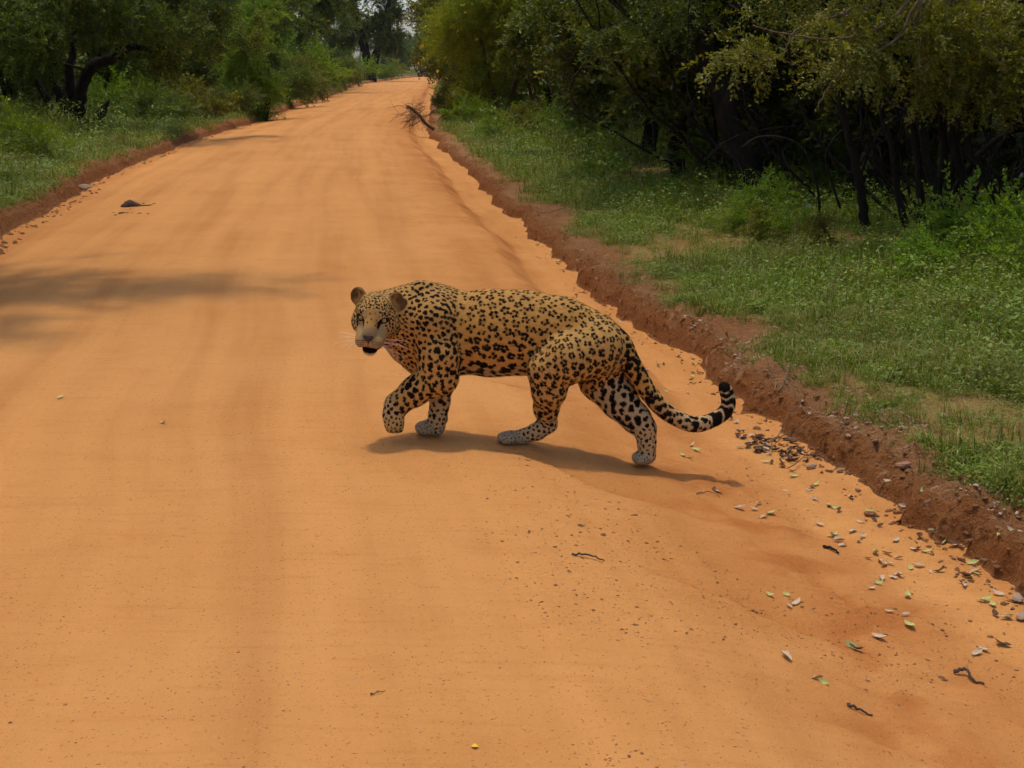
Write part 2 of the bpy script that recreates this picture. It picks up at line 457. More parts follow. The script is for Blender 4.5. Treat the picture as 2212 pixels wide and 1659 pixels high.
def build_ground():
    rows = [np.linspace(-40, 2.4, 14)]
    y = 2.6; R = []
    while y < 1200:
        R.append(y); y += (0.02 if 4.5 < y < 7.5 else max(0.022, 0.0058 * y)) if y < 60 else 0.03 * y
    rows = np.concatenate(rows + [np.array(R)])
    l = xL(rows); r = xR(rows)
    cr = np.concatenate([[0], np.cumsum(np.full(14, 0.012)), [0.19, 0.215, 0.24, 0.27, 0.30, 0.34, 0.38, 0.42, 0.47, 0.52, 0.58, 0.65]])
    rv = [0.65]; s = 0.07
    while rv[-1] < 500:
        rv.append(rv[-1] + s); s = min(s * 1.035, 60) if rv[-1] < 12 else s * 1.3
    lv = [0.6]; s = 0.12
    while lv[-1] < 500:
        lv.append(lv[-1] + s); s = s * 1.06 if lv[-1] < 15 else s * 1.3
    lb = np.linspace(0, 0.6, 26)
    # across the road: dense near the ditch on the right
    dr = np.concatenate([np.arange(0, 2.4, 0.028)])
    frac = np.linspace(0, 1, 90)
    nR = len(rows)
    def grid(xs):
        Y = np.repeat(rows[:, None], xs.shape[1], 1)
        z, red, green, u, v = ground(xs, Y, True)
        return Y, z, red, green, u, v
    def sheet(name, xs, mat, which):
        Y, z, red, green, u, v = grid(xs)
        n = xs.shape[1]
        V = np.stack([xs, Y, z], -1).reshape(-1, 3)
        i = np.arange(nR - 1)[:, None] * n; j = np.arange(n - 1)[None]
        Q = np.stack([i + j, i + j + 1, i + n + j + 1, i + n + j], -1).reshape(-1, 4)
        me = mesh_np(name, V, Q, [mat], True, {'red': np.clip(red, 0, 1).ravel(), 'green': np.clip(green, 0, 1).ravel(), 'ru': (xs - np.interp(Y, YS, XR0)).ravel()})
        o = link(name, me); tag(o, kind='structure')
        return o
    span = (r - l)[:, None]
    left_part = l[:, None] + (span - 2.4) * frac[None]
    right_part = r[:, None] - dr[::-1][None]
    road = sheet('dirt_road', np.concatenate([left_part[:, :-1], right_part], 1), M['road'], 'road')
    tag(road, 'sunlit orange dirt road running away to the trees', kind='structure')
    tag(sheet('earth_bank', r[:, None] + cr[None], M['bank'], 'bank'), 'eroded red earth bank along the right ditch')
    tag(sheet('forest_floor', r[:, None] + np.array(rv)[None], M['floor'], 'v'), 'grassy verge and ground under the trees right of the road')
    tag(sheet('earth_bank', (l[:, None] - lb[::-1][None]), M['bank'], 'bank'), 'low red earth bank along the left edge of the road')
    tag(sheet('forest_floor', (l[:, None] - np.array(lv)[::-1][None]), M['floor'], 'v'), 'grassy verge and ground under the trees left of the road')
build_ground()
print('ground', time.time() - T0)
# ------------------------------------------------------------------ the leopard
def build_leopard():
    rng = np.random.default_rng(3)
    PHI = math.radians(5)
    hd = np.array([-math.cos(PHI), math.sin(PHI), 0.0])      # heading
    lf = np.array([-math.sin(PHI), -math.cos(PHI), 0.0])     # its left side (towards the camera)
    up = np.array([0, 0, 1.0])
    fr = on_ground(928, 941); hl = on_ground(1125, 959); hr = on_ground(1393, 1005)
    mid = (fr + hl) / 2
    O = np.array([mid[0], mid[1], 0.0])
    B = np.stack([hd, lf, up])                                # world -> local rows
    loc = lambda p: B @ (np.asarray(p) - O)
    lFR, lHL, lHR = loc(fr)[1], loc(hl)[1], loc(hr)[1]
    Cam = np.array([0, 0, H])
    def P(px, py, l):                                         # point on the plane of lateral offset l
        d = ray(px, py)
        t = (l - (Cam - O) @ lf) / (d @ lf)
        return loc(Cam + d * t), t
    prims = []
    def cone(a, b, ra, rb, k=0.03, sl=1.0, reg='flank'):
        (pa, ta) = P(*a); (pb, tb) = P(*b)
        prims.append(('c', pa, pb, ra * ta / F, rb * tb / F, k, sl, reg))
    def chain(pts, k, reg, sl=1.0):
        for i in range(len(pts) - 1):
            a, b = pts[i], pts[i + 1]
            rg = reg if isinstance(reg, str) else reg[i]
            cone(a[:3], b[:3], a[3], b[3], k, sl, rg)
    # trunk
    chain([(905, 712, 0.0, 78), (960, 716, 0.0, 82), (1060, 721, 0.0, 88), (1140, 721, 0.0, 84), (1215, 724, 0.0, 73), (1275, 745, 0.0, 70)], 0.06, ['shoulder', 'flank', 'flank', 'flank', 'flank'], 0.74)
    chain([(1040, 669, 0.0, 34), (1130, 671, 0.0, 35), (1215, 691, 0.0, 39), (1280, 725, 0.0, 42), (1318, 764, 0.0, 40)], 0.05, 'back', 0.9)
    # shoulder blades, chest, neck
    chain([(914, 634, 0.055, 28), (930, 690, 0.105, 50), (948, 760, 0.125, 47)], 0.032, 'shoulder', 0.85)
    chain([(908, 634, -0.055, 28), (925, 700, -0.08, 50), (945, 780, -0.09, 44)], 0.06, 'shoulder', 0.85)
    chain([(890, 735, 0.0, 52), (925, 765, 0.0, 50), (985, 765, 0.0, 42)], 0.05, 'chest', 0.9)
    chain([(838, 684, 0.05, 56), (880, 688, 0.03, 68), (935, 694, 0.0, 82)], 0.05, 'neck', 0.85)
    # near foreleg, lifted
    LF = 0.10
    chain([(948, 765, 0.125, 46), (947, 812, LF + 0.015, 42), (896, 845, LF + 0.02, 30), (858, 874, LF + 0.03, 25)], 0.03, ['upleg', 'upleg', 'upleg'])
    chain([(856, 876, LF + 0.03, 25.5), (849, 895, LF + 0.035, 22)], 0.025, 'lowleg')
    chain([(849, 897, LF + 0.035, 21), (851, 914, LF + 0.05, 21)], 0.02, 'fpaw')
    for dx, dl in ((-11, 0.062), (-3, 0.068), (6, 0.066), (13, 0.058)):
        cone((851 + dx, 910, LF + dl), (852 + dx * 0.9, 927, LF + dl - 0.012), 9.5, 8.0, 0.010, 1, 'fpaw')
    # far foreleg, standing
    chain([(952, 785, -0.07, 42), (955, 828, lFR, 25), (950, 872, lFR, 19.5), (945, 900, lFR, 18), (942, 922, lFR, 17)], 0.03, ['inleg', 'inleg', 'lowleg', 'lowleg'])
    cone((962, 903, lFR), (961, 908, lFR), 5, 5, 0.01, 1, 'pad')
    chain([(944, 922, lFR, 16.5), (922, 924, lFR + 0.005, 15.5)], 0.018, 'paw')
    for dl, x1 in ((0.040, 914), (0.018, 908), (-0.008, 906), (-0.03, 911)):
        cone((924, 921 + dl * 130, lFR + dl), (x1, 924 + dl * 130, lFR + dl), 11.5, 10.5, 0.012, 1, 'paw')
    # near hind leg
    chain([(1285, 752, 0.05, 62), (1225, 775, 0.12, 54), (1186, 800, 0.13, 45), (1186, 842, 0.12, 37), (1180, 882, 0.5 * (0.1 + lHL), 26), (1182, 914, lHL, 20)], 0.028, ['thigh', 'thigh', 'thigh', 'upleg', 'lowleg'], 0.85)
    chain([(1184, 916, lHL, 20), (1160, 932, lHL, 18), (1130, 942, lHL, 15)], 0.02, ['lowleg', 'lowleg'])
    chain([(1132, 943, lHL, 15.5), (1104, 946, lHL + 0.004, 14)], 0.018, 'paw')
    for dl, x1 in ((0.040, 1090), (0.018, 1084), (-0.008, 1083), (-0.03, 1088)):
        cone((1104, 943 + dl * 130, lHL + dl), (x1, 945.5 + dl * 130, lHL + dl), 10.5, 9.5, 0.012, 1, 'paw')
    # far hind leg, stretched back
    chain([(1290, 765, -0.06, 60), (1302, 818, -0.07, 50), (1338, 866, lHR - 0.02, 38), (1374, 904, lHR - 0.01, 30), (1393, 926, lHR, 24)], 0.035, ['thigh', 'inleg', 'inleg', 'inleg'], 0.85)
    chain([(1394, 926, lHR, 23), (1397, 955, lHR, 19.5), (1398, 982, lHR, 18)], 0.02, ['lowleg', 'lowleg'])
    chain([(1398, 984, lHR, 17.5), (1388, 989, lHR + 0.005, 16.5)], 0.018, 'paw')
    for dl, x1 in ((0.042, 1381), (0.020, 1376), (-0.006, 1375), (-0.03, 1380)):
        cone((1390, 987 + dl * 130, lHR + dl), (x1, 988 + dl * 130, lHR + dl), 11.5, 10.5, 0.012, 1, 'paw')
    cone((1306, 790, 0.03), (1308, 800, 0.03), 13, 13, 0.02, 1, 'inleg')
    # tail
    TAIL = [(1305, 728, 0.0, 32), (1334, 742, 0.0, 24), (1358, 778, 0.0, 20.5), (1380, 815, -0.01, 18.5), (1404, 852, -0.015, 17), (1434, 886, -0.02, 16), (1468, 907, -0.03, 15), (1502, 917, -0.04, 14.5), (1536, 909, -0.05, 13.5),
            (1566, 890, -0.06, 13), (1574, 868, -0.065, 12.5), (1569, 846, -0.07, 11.5), (1563, 834, -0.07, 9)]
    tp = curve_pts(np.array(TAIL), 34)
    for i in range(len(tp) - 1):
        cone(tp[i, :3], tp[i + 1, :3], tp[i, 3], tp[i + 1, 3], 0.018 if i > 4 else 0.03, 1, 'tail')
    # head in a frame of its own: r image right, u up, f where the face points
    hp, ht = P(812, 684, 0.14)
    hw = O + B.T @ hp
    view = Cam - hw; view /= np.linalg.norm(view)
    r0 = np.array([1.0, 0, 0]); r0 = r0 - (r0 @ view) * view; r0 /= np.linalg.norm(r0)
    u0 = np.cross(view, r0)
    yaw, pit, roll = math.radians(13), math.radians(20), math.radians(-3)
    f = view * math.cos(pit) * math.cos(yaw) - u0 * math.sin(pit) - r0 * math.sin(yaw) * math.cos(pit); f /= np.linalg.norm(f)
    r = r0 - (r0 @ f) * f; r /= np.linalg.norm(r)
    u = np.cross(f, r)
    r, u = r * math.cos(roll) + u * math.sin(roll), u * math.cos(roll) - r * math.sin(roll)
    HB = np.stack([B @ r, B @ u, B @ f])                      # local body -> head rows
    def ell(c, rad, k=0.03, reg='head', sub=False):
        prims.append(('s' if sub else 'e', np.array(c), np.array(rad), 0, 0, k, 1, reg))
    def hcone(a, b, ra, rb, k=0.02, reg='head'):
        prims.append(('h', np.array(a), np.array(b), ra, rb, k, 1, reg))
    ell((0, 0.030, -0.015), (0.092, 0.082, 0.105), 0.03)
    ell((0, 0.060, 0.035), (0.066, 0.050, 0.055), 0.03)
    for s in (-1, 1):
        ell((s * 0.066, -0.020, 0.022), (0.044, 0.058, 0.058), 0.03)
        ell((s * 0.040, 0.048, 0.068), (0.030, 0.017, 0.022), 0.018)
        hcone((s * 0.030, -0.052, 0.075), (s * 0.031, -0.076, 0.126), 0.042, 0.036, 0.018, 'muzzle')
        ell((s * 0.056, 0.018, 0.092), (0.020, 0.012, 0.012), 0.012, 'head', True)
    hcone((0, 0.038, 0.068), (0, -0.034, 0.130), 0.040, 0.030, 0.022, 'bridge')
    hcone((0, -0.100, 0.040), (0, -0.120, 0.103), 0.046, 0.035, 0.018, 'jaw')
    ell((0, -0.107, 0.128), (0.044, 0.012, 0.030), 0.010, 'jaw', True)
    for s in (-1, 1):
        ell((s * 0.090, 0.088, -0.008), (0.037, 0.046, 0.017), 0.018, 'ear')
        ell((s * 0.098, 0.094, 0.013), (0.025, 0.035, 0.020), 0.010, 'ear', True)
    # ---- field on a grid in the body's own frame
    hs = 0.0042
    lo = np.array([-1.12, -0.42, -0.20]); hi = np.array([0.82, 0.46, 0.80])
    ext = []
    for p in prims:
        if p[0] == 'c':
            ext += [p[1] - p[3], p[1] + p[3], p[2] - p[4], p[2] + p[4]]
    ext = np.array(ext); hc = loc(hw)
    lo = np.minimum(ext.min(0), hc - 0.2) - 0.03; hi = np.maximum(ext.max(0), hc + 0.2) + 0.03
    n = np.ceil((hi - lo) / hs).astype(int)
    fld = np.full(n, 0.5, np.float32)
    ax = [lo[i] + hs * np.arange(n[i]) for i in range(3)]
    for ty, a, b, ra, rb, k, sl, reg in prims:
        m = k + 0.012
        if ty == 'c':
            bl = np.minimum(a - ra, b - rb) - m; bh = np.maximum(a + ra, b + rb) + m
        else:
            if ty == 'h': c0 = np.minimum(a - ra, b - rb); c1 = np.maximum(a + ra, b + rb)
            else: c0 = a - b; c1 = a + b
            cs = np.array([[x, y, z] for x in (c0[0], c1[0]) for y in (c0[1], c1[1]) for z in (c0[2], c1[2])]) @ HB + hc
            bl = cs.min(0) - m; bh = cs.max(0) + m
        i0 = np.maximum(np.floor((bl - lo) / hs).astype(int), 0); i1 = np.minimum(np.ceil((bh - lo) / hs).astype(int), n)
        X = ax[0][i0[0]:i1[0]][:, None, None]; Y = ax[1][i0[1]:i1[1]][None, :, None]; Z = ax[2][i0[2]:i1[2]][None, None, :]
        if ty != 'c':
            dx, dy, dz = X - hc[0], Y - hc[1], Z - hc[2]
            X, Y, Z = (HB[i][0] * dx + HB[i][1] * dy + HB[i][2] * dz for i in range(3))
        if ty in 'ch':
            ab = b - a; L2 = ab @ ab + 1e-9
            t = np.clip(((X - a[0]) * ab[0] + (Y - a[1]) * ab[1] + (Z - a[2]) * ab[2]) / L2, 0, 1)
            d = np.sqrt((X - a[0] - t * ab[0]) ** 2 + ((Y - a[1] - t * ab[1]) / sl) ** 2 + (Z - a[2] - t * ab[2]) ** 2) - (ra + (rb - ra) * t)
        else:
            qx, qy, qz = (X - a[0]) / b[0], (Y - a[1]) / b[1], (Z - a[2]) / b[2]
            k0 = np.sqrt(qx ** 2 + qy ** 2 + qz ** 2)
            k1 = np.sqrt((qx / b[0]) ** 2 + (qy / b[1]) ** 2 + (qz / b[2]) ** 2) + 1e-9
            d = k0 * (k0 - 1) / k1
        S = fld[i0[0]:i1[0], i0[1]:i1[1], i0[2]:i1[2]]
        if ty == 's':
            h = np.maximum(k - np.abs(S + d), 0) / k
            S[...] = np.maximum(S, -d) + h * h * k * 0.25
        else:
            h = np.maximum(k - np.abs(S - d), 0) / k
            S[...] = np.minimum(S, d) - h * h * k * 0.25
    # ---- surface nets
    neg = fld < 0
    cnt = np.zeros(n - 1, np.int8)
    corner = [(i, j, k) for i in (0, 1) for j in (0, 1) for k in (0, 1)]
    sub = lambda A, c: A[c[0]:n[0] - 1 + c[0], c[1]:n[1] - 1 + c[1], c[2]:n[2] - 1 + c[2]]
    for c in corner: cnt += sub(neg, c)
    act = (cnt > 0) & (cnt < 8)
    ia = np.argwhere(act)
    idx = np.full(n - 1, -1, np.int32); idx[act] = np.arange(len(ia))
    pos = np.zeros((len(ia), 3)); num = np.zeros(len(ia))
    cv = {c: fld[ia[:, 0] + c[0], ia[:, 1] + c[1], ia[:, 2] + c[2]] for c in corner}
    for c in corner:
        for axn in range(3):
            if c[axn] == 0:
                c2 = tuple(1 if q == axn else c[q] for q in range(3))
                A, Bv = cv[c], cv[c2]
                x = (A < 0) != (Bv < 0)
                t = A[x] / (A[x] - Bv[x])
                pp = np.repeat(np.array(c, float)[None], x.sum(), 0); pp[:, axn] = t
                pos[x] += pp; num[x] += 1
    V = lo + (ia + pos / num[:, None]) * hs
    Q = []
    for axn in range(3):
        a1, a2 = (axn + 1) % 3, (axn + 2) % 3
        s0 = [slice(None)] * 3; s1 = [slice(None)] * 3
        s0[axn] = slice(0, -1); s1[axn] = slice(1, None)
        ch = neg[tuple(s0)] != neg[tuple(s1)]
        e = np.argwhere(ch)
        e = e[(e[:, a1] > 0) & (e[:, a2] > 0) & (e[:, a1] < n[a1] - 1) & (e[:, a2] < n[a2] - 1)]
        fl = neg[e[:, 0], e[:, 1], e[:, 2]]
        def cell(d1, d2):
            g = e.copy(); g[:, a1] += d1; g[:, a2] += d2
            return idx[g[:, 0], g[:, 1], g[:, 2]]
        q = np.stack([cell(-1, -1), cell(0, -1), cell(0, 0), cell(-1, 0)], 1)
        q[~fl] = q[~fl][:, ::-1]
        Q.append(q)
    Q = np.concatenate(Q); Q = Q[(Q >= 0).all(1)]
    # relax
    E = np.concatenate([Q[:, [0, 1]], Q[:, [1, 2]], Q[:, [2, 3]], Q[:, [3, 0]]])
    deg = np.bincount(E.ravel(), minlength=len(V)).astype(float)[:, None]
    for it in range(3):
        acc = np.stack([np.bincount(E[:, 0], V[E[:, 1], q], len(V)) + np.bincount(E[:, 1], V[E[:, 0], q], len(V)) for q in range(3)], 1)
        V = V * 0.4 + 0.6 * acc / np.maximum(deg, 1)
    nf = np.cross(V[Q[:, 2]] - V[Q[:, 0]], V[Q[:, 3]] - V[Q[:, 1]])
    N = np.stack([sum(np.bincount(Q[:, j], nf[:, q], len(V)) for j in range(4)) for q in range(3)], 1)
    N /= np.linalg.norm(N, axis=1)[:, None] + 1e-12
    # ---- regions: nearest primitive
    regs = ['flank', 'back', 'shoulder', 'chest', 'neck', 'upleg', 'inleg', 'lowleg', 'paw', 'fpaw', 'pad', 'thigh', 'tail', 'head', 'muzzle', 'bridge', 'jaw', 'ear']
    best = np.full(len(V), 9.0); R = np.zeros(len(V), int); TT = np.zeros(len(V)); tail_i = 0; ntail = sum(1 for p in prims if p[7] == 'tail')
    HV = (V - hc) @ HB.T
    for ty, a, b, ra, rb, k, sl, reg in prims:
        if ty == 's': continue
        W = V if ty == 'c' else HV
        if ty in 'ch':
            ab = b - a
            t = np.clip((W - a) @ ab / (ab @ ab + 1e-9), 0, 1)
            q = W - a - t[:, None] * ab; q[:, 1] /= (sl if ty == 'c' else 1)
            d = np.linalg.norm(q, axis=1) - (ra + (rb - ra) * t)
        else:
            k0 = np.linalg.norm((W - a) / b, axis=1); k1 = np.linalg.norm((W - a) / b ** 2, axis=1) + 1e-9
            d = k0 * (k0 - 1) / k1; t = np.zeros(len(W))
        s = d < best
        best[s] = d[s]; R[s] = regs.index(reg)
        if reg == 'tail':
            TT[s] = (tail_i + t[s]) / ntail; tail_i += 1
    rg = lambda *nm: np.isin(R, [regs.index(x) for x in nm])
    headish = rg('head', 'muzzle', 'bridge', 'jaw', 'ear')
    # ---- coat ground colour
    tan = np.array([0.80, 0.415, 0.10]); pale = np.array([0.80, 0.52, 0.20]); cream = np.array([0.74, 0.58, 0.34]); dust = np.array([0.54, 0.44, 0.29]); back = np.array([0.70, 0.42, 0.14])
    col = np.repeat(tan[None], len(V), 0)
    def blend(mask, c, wgt=1.0):
        wv = (np.asarray(mask, float) * wgt)[:, None]
        col[:] = col * (1 - wv) + np.asarray(c) * wv
    blend(smooth(0.1, 0.85, N[:, 2]), back, 0.55)
    blend(rg('shoulder', 'neck'), (0.66, 0.39, 0.14), 0.4)
    under = smooth(-0.35, -0.95, N[:, 2]) * rg('flank', 'chest', 'back')
    blend(under, cream, 0.9)
    blend(rg('upleg', 'thigh'), pale, 0.35)
    blend(rg('inleg'), cream, 0.5)
    inner = smooth(0.1, 0.7, N[:, 1]) * rg('inleg')
    blend(inner, cream, 0.4)
    blend(rg('lowleg'), cream, 0.6); blend(rg('fpaw'), pale, 0.8)
    blend(rg('paw'), dust, 0.85)
    blend(rg('pad'), (0.05, 0.035, 0.025), 0.9)
    blend(rg('tail') * smooth(0.25, 0.6, TT), cream, 0.7)
    # smooth ground colour over the mesh a little
    for it in range(10):
        acc = np.stack([np.bincount(E[:, 0], col[E[:, 1], q], len(V)) + np.bincount(E[:, 1], col[E[:, 0], q], len(V)) for q in range(3)], 1)
        col = 0.3 * col + 0.7 * acc / np.maximum(deg, 1)
    hx, hy, hz = HV[:, 0], HV[:, 1], HV[:, 2]; ax_ = np.abs(hx)
    hb = smooth(-0.10, 0.0, hz) * headish
    blend(hb, (0.60, 0.36, 0.12), 0.7)
    blend(hb * smooth(0.03, -0.06, hy), (0.50, 0.34, 0.155), 0.7)
    blend(hb * np.exp(-((ax_ / 0.034) ** 2)) * smooth(0.015, -0.025, hy) * smooth(-0.085, -0.06, hy), (0.32, 0.255, 0.16), 0.85)
    blend(hb * np.exp(-(((ax_ - 0.055) / 0.022) ** 2) - ((hy + 0.012) / 0.016) ** 2) * (hz > 0.04), (0.62, 0.48, 0.27), 0.6)
    blend(hb * np.exp(-(((ax_ - 0.045) / 0.02) ** 2) - ((hy - 0.045) / 0.014) ** 2) * (hz > 0.04), (0.60, 0.50, 0.34), 0.7)
    blend(rg('muzzle') * smooth(-0.06, -0.08, hy), (0.62, 0.44, 0.24), 0.6)
    ear = rg('ear')
    blend(ear * smooth(0.0, -0.008, hz), (0.03, 0.02, 0.015), 0.9)
    blend(ear * smooth(-0.004, 0.004, hz), (0.30, 0.18, 0.08), 0.7)
    eu = hy + 0.3 * (ax_ - 0.09)
    blend(ear * (smooth(0.088, 0.105, eu)) * smooth(-0.004, 0.004, hz), (0.07, 0.04, 0.025), 0.75)
    blend(ear * smooth(0.085, 0.115, ax_ + 0.25 * (hy - 0.09)) * (hz > -0.005), (0.06, 0.035, 0.022), 0.75)
    # ---- spots
    spac = dict(flank=0.038, back=0.036, shoulder=0.0235, chest=0.021, neck=0.0165, upleg=0.029, inleg=0.034, lowleg=0.020, paw=0.0125, fpaw=0.0155, pad=0.1, thigh=0.034, tail=0.030, head=0.0115, muzzle=0.013, bridge=0.02, jaw=0.02, ear=0.2)
    sp = np.array([spac[x] for x in regs])[R]
    belly = (V[:, 2] < V[R == 0, 2].min() + 0.12) & rg('flank')
    sp = np.where(belly, 0.042, sp)
    for it in range(6):
        acc = np.bincount(E[:, 0], sp[E[:, 1]], len(V)) + np.bincount(E[:, 1], sp[E[:, 0]], len(V))
        sp = 0.3 * sp + 0.7 * acc / np.maximum(deg[:, 0], 1)
    cand = rng.permutation(len(V))[:110000]
    cx = np.zeros((9000, 3)); cr = np.zeros(9000); ci = np.zeros(9000, int); nc = 0
    for i in cand:
        if ear[i]: continue
        if nc:
            dd = cx[:nc] - V[i]
            if ((dd * dd).sum(1) < (0.5 * (cr[:nc] + sp[i])) ** 2).any(): continue
        cx[nc] = V[i]; cr[nc] = sp[i] * rng.uniform(0.92, 1.12); ci[nc] = i; nc += 1
        if nc == 9000: break
    print('spots', nc, 'verts', len(V), time.time() - T0)
    kd = kdtree.KDTree(nc)
    for i in range(nc): kd.insert(cx[i], i)
    kd.balance()
    for it in range(5):
        own = np.array([kd.find(v)[1] for v in V.astype(float)])
        wv = 1.0 / sp ** 4
        tot = np.bincount(own, wv, nc) + 1e-12
        new = np.stack([np.bincount(own, wv * V[:, q], nc) / tot for q in range(3)], 1)
        dv = ((V - new[own]) ** 2).sum(1)
        o2 = np.lexsort((dv, own)); first = np.concatenate([[True], own[o2][1:] != own[o2][:-1]])
        ci[own[o2][first]] = o2[first]
        cx[:nc] = V[ci[:nc]]
        kd = kdtree.KDTree(nc)
        for i in range(nc): kd.insert(cx[i], i)
        kd.balance()
    ci = ci[:nc]
    for i in range(nc):
        ds = sorted(q[2] for q in kd.find_n(cx[i], 6))[1:]
        cr[i] = min(np.mean(ds), 1.7 * cr[i])
    near = np.array([[q[1] for q in kd.find_n(v, 2)] for v in V.astype(float)])
    sd = np.full(len(V), 1.0); core = np.full(len(V), 1.0)
    flow = np.where(rg('flank', 'back', 'shoulder', 'neck', 'chest', 'tail')[:, None], np.array([-1.0, 0, -0.1]), np.array([-0.2, 0, -1.0]))
    # spot records
    NB = 5; isros = np.zeros(nc, bool)
    bo = np.zeros((nc, NB, 2)); br = np.full((nc, NB), -1.0)
    for i in range(nc):
        v = ci[i]; g = regs[R[v]]; s = cr[i]
        if g in ('flank', 'back', 'thigh', 'shoulder') and s > 0.036 and not belly[v]:
            isros[i] = True
            m = 5; skip = set(rng.choice(5, rng.choice([0, 0, 1, 1, 2]), replace=False).tolist())
            ph = rng.uniform(0, 6.28); R0 = s * rng.uniform(0.255, 0.30)
            if g == 'thigh' or (g == 'flank' and N[v, 2] < 0.1): R0 *= 0.88
            for j in range(m):
                if j in skip: continue
                a = ph + j * 6.283 / m + rng.normal(0, 0.2)
                bo[i, j] = (math.cos(a) * R0 * 1.12, math.sin(a) * R0)
                br[i, j] = s * rng.uniform(0.13, 0.18) * (1.18 if N[v, 2] < 0.1 else 0.95)
        else:
            kk = dict(neck=0.325, chest=0.33, upleg=0.37, inleg=0.37, lowleg=0.32, paw=0.22, fpaw=0.285, tail=0.40, head=0.345, muzzle=0.26, bridge=0.16, jaw=0.22, shoulder=0.345, thigh=0.335, flank=0.35, back=0.28, pad=0.1, ear=0.1)[g]
            rr = s * kk * rng.uniform(0.75, 1.2)
            m = 3 if rng.random() < 0.55 else 2
            a0 = rng.uniform(0, 6.28)
            for j in range(m):
                a = a0 + j * 6.283 / m + rng.normal(0, 0.4)
                off = rr * rng.uniform(0.3, 0.62)
                bo[i, j] = (math.cos(a) * off * 1.3, math.sin(a) * off)
                br[i, j] = rr * rng.uniform(0.55, 0.85)
    cn = N[ci]; cf = flow[ci]
    cf = cf - (cf * cn).sum(1)[:, None] * cn; cf /= np.linalg.norm(cf, axis=1)[:, None] + 1e-9
    cb = np.cross(cn, cf)
    wob = 0.0022 * np.sin(V[:, 0] * 310 + V[:, 2] * 250) * np.sin(V[:, 1] * 330 - V[:, 2] * 190)
    for w_ in range(2):
        c = near[:, w_]
        d = V - cx[c]
        p = np.stack([(d * cf[c]).sum(1), (d * cb[c]).sum(1)], 1)
        for j in range(NB):
            rr = br[c, j]
            q = np.linalg.norm(p - bo[c, j], axis=1) - rr
            q = np.where(rr > 0, q, 1.0)
            sd = np.minimum(sd, q)
        cc = np.linalg.norm(p, axis=1) - cr[c] * 0.22
        ros = isros[c]
        core = np.minimum(core, np.where(ros, cc, 1.0))
    sd = sd + wob * (sp > 0.025)
    # tail rings and tip
    tl = rg('tail')
    tw = TT + 0.016 * np.sin(V[:, 1] * 75 + V[:, 2] * 40) + 0.008 * np.sin(V[:, 0] * 130)
    ring = np.where(TT > 0.66, np.abs(((tw - 0.66) * 15.0) % 1.0 - 0.5) - 0.36, 1.0) * 0.04
    ring = np.where(TT > 0.955, -0.01, ring)
    sd = np.where(tl & (TT > 0.66), np.minimum(ring, 0.02), sd)
    # face markings
    sd = np.where(hb * (np.exp(-((ax_ / 0.026) ** 2)) * smooth(0.012, -0.012, hy)) > 0.3, 0.01, sd)
    sd = np.where(headish & (hz < -0.02) & ear, 0.01, sd)
    for s in (-1, 1):
        ex, ey = hx - s * 0.054, hy - 0.016 - 0.0
        eyr = np.sqrt(((ex * 0.92 + s * ey * 0.38) / 0.026) ** 2 + ((ey - ex * s * 0.30) / 0.0140) ** 2) - 1
        sd = np.where(headish & (hz > 0.05), np.minimum(sd, eyr * 0.012), sd)
        tear = np.sqrt(((hx - s * 0.036) / 0.006) ** 2 + ((hy + 0.002) / 0.013) ** 2) - 1
        sd = np.where(headish & (hz > 0.05), np.minimum(sd, tear * 0.006), sd)
    # whisker rows
    wr = np.abs((((hy + 0.074) * 1000 + ax_ * 140) % 10.0) / 10.0 - 0.5) - 0.16
    sd = np.where(rg('muzzle') & (ax_ > 0.018) & (hy < -0.058) & (hy > -0.100) & (hz > 0.09), np.minimum(np.maximum(sd, 0.004), wr * 0.010), np.where(rg('muzzle'), np.maximum(sd, 0.003), sd))
    # black lower lip, white chin
    lip = (rg('jaw') | (rg('muzzle', 'head') & (hy < -0.098))) & (hz > 0.035) & (ax_ < 0.062)
    liph = -0.125 - 0.10 * (hz - 0.1)
    sd = np.where(lip & (hy > liph - 0.004), -0.006, np.where(lip, 0.006, sd))
    blend(lip * (hy <= liph), (0.72, 0.62, 0.46), 0.85)
    slit = np.exp(-((hx / 0.0035) ** 2)) * (hz > 0.11) * (hy < -0.065) * (hy > -0.098)
    sd = np.where(slit > 0.5, -0.004, sd)
    W = V @ B + O                                             # to world
    base = np.array([O[0], O[1], float(ground(O[0], O[1]))])
    me = mesh_np('leopard_body', W - base, Q, [], True, {'coat': col, 'spot': sd, 'core': core})
    # ---- material
    s = NT('leopard_coat')
    g = s.n('TexCoord').outputs['Object']
    spv = s.attr('spot').outputs['Fac']; cov = s.attr('core').outputs['Fac']
    fin = s.noise(g, 330.0, 3, 0.6); clump = s.noise(s.mapping(g, (0.5, 1, 1.4)), 60.0, 4)
    jit = s.math('MULTIPLY', s.math('SUBTRACT', s.noise(g, 260.0, 2), 0.5), 0.0045)
    def mask(v, wdt):
        x = s.n('MapRange'); s.l(s.math('ADD', v, jit), x.inputs['Value'])
        x.inputs['From Min'].default_value = -wdt; x.inputs['From Max'].default_value = wdt; x.inputs['To Min'].default_value = 1; x.inputs['To Max'].default_value = 0
        return x.outputs[0]
    basec = s.attr('coat').outputs['Color']
    basec = s.mix(s.math('MULTIPLY', mask(cov, 0.004), 0.5), basec, (0.40, 0.18, 0.035))
    basec = s.mix(s.ramp(clump, 0.3, 0.7), basec, s.mix(1.0, basec, (0.84, 0.82, 0.78), 'MULTIPLY'))
    basec = s.mix(s.math('MULTIPLY', s.ramp(fin, 0.35, 0.7), 0.5), basec, s.mix(1.0, basec, (0.66, 0.63, 0.58), 'MULTIPLY'))
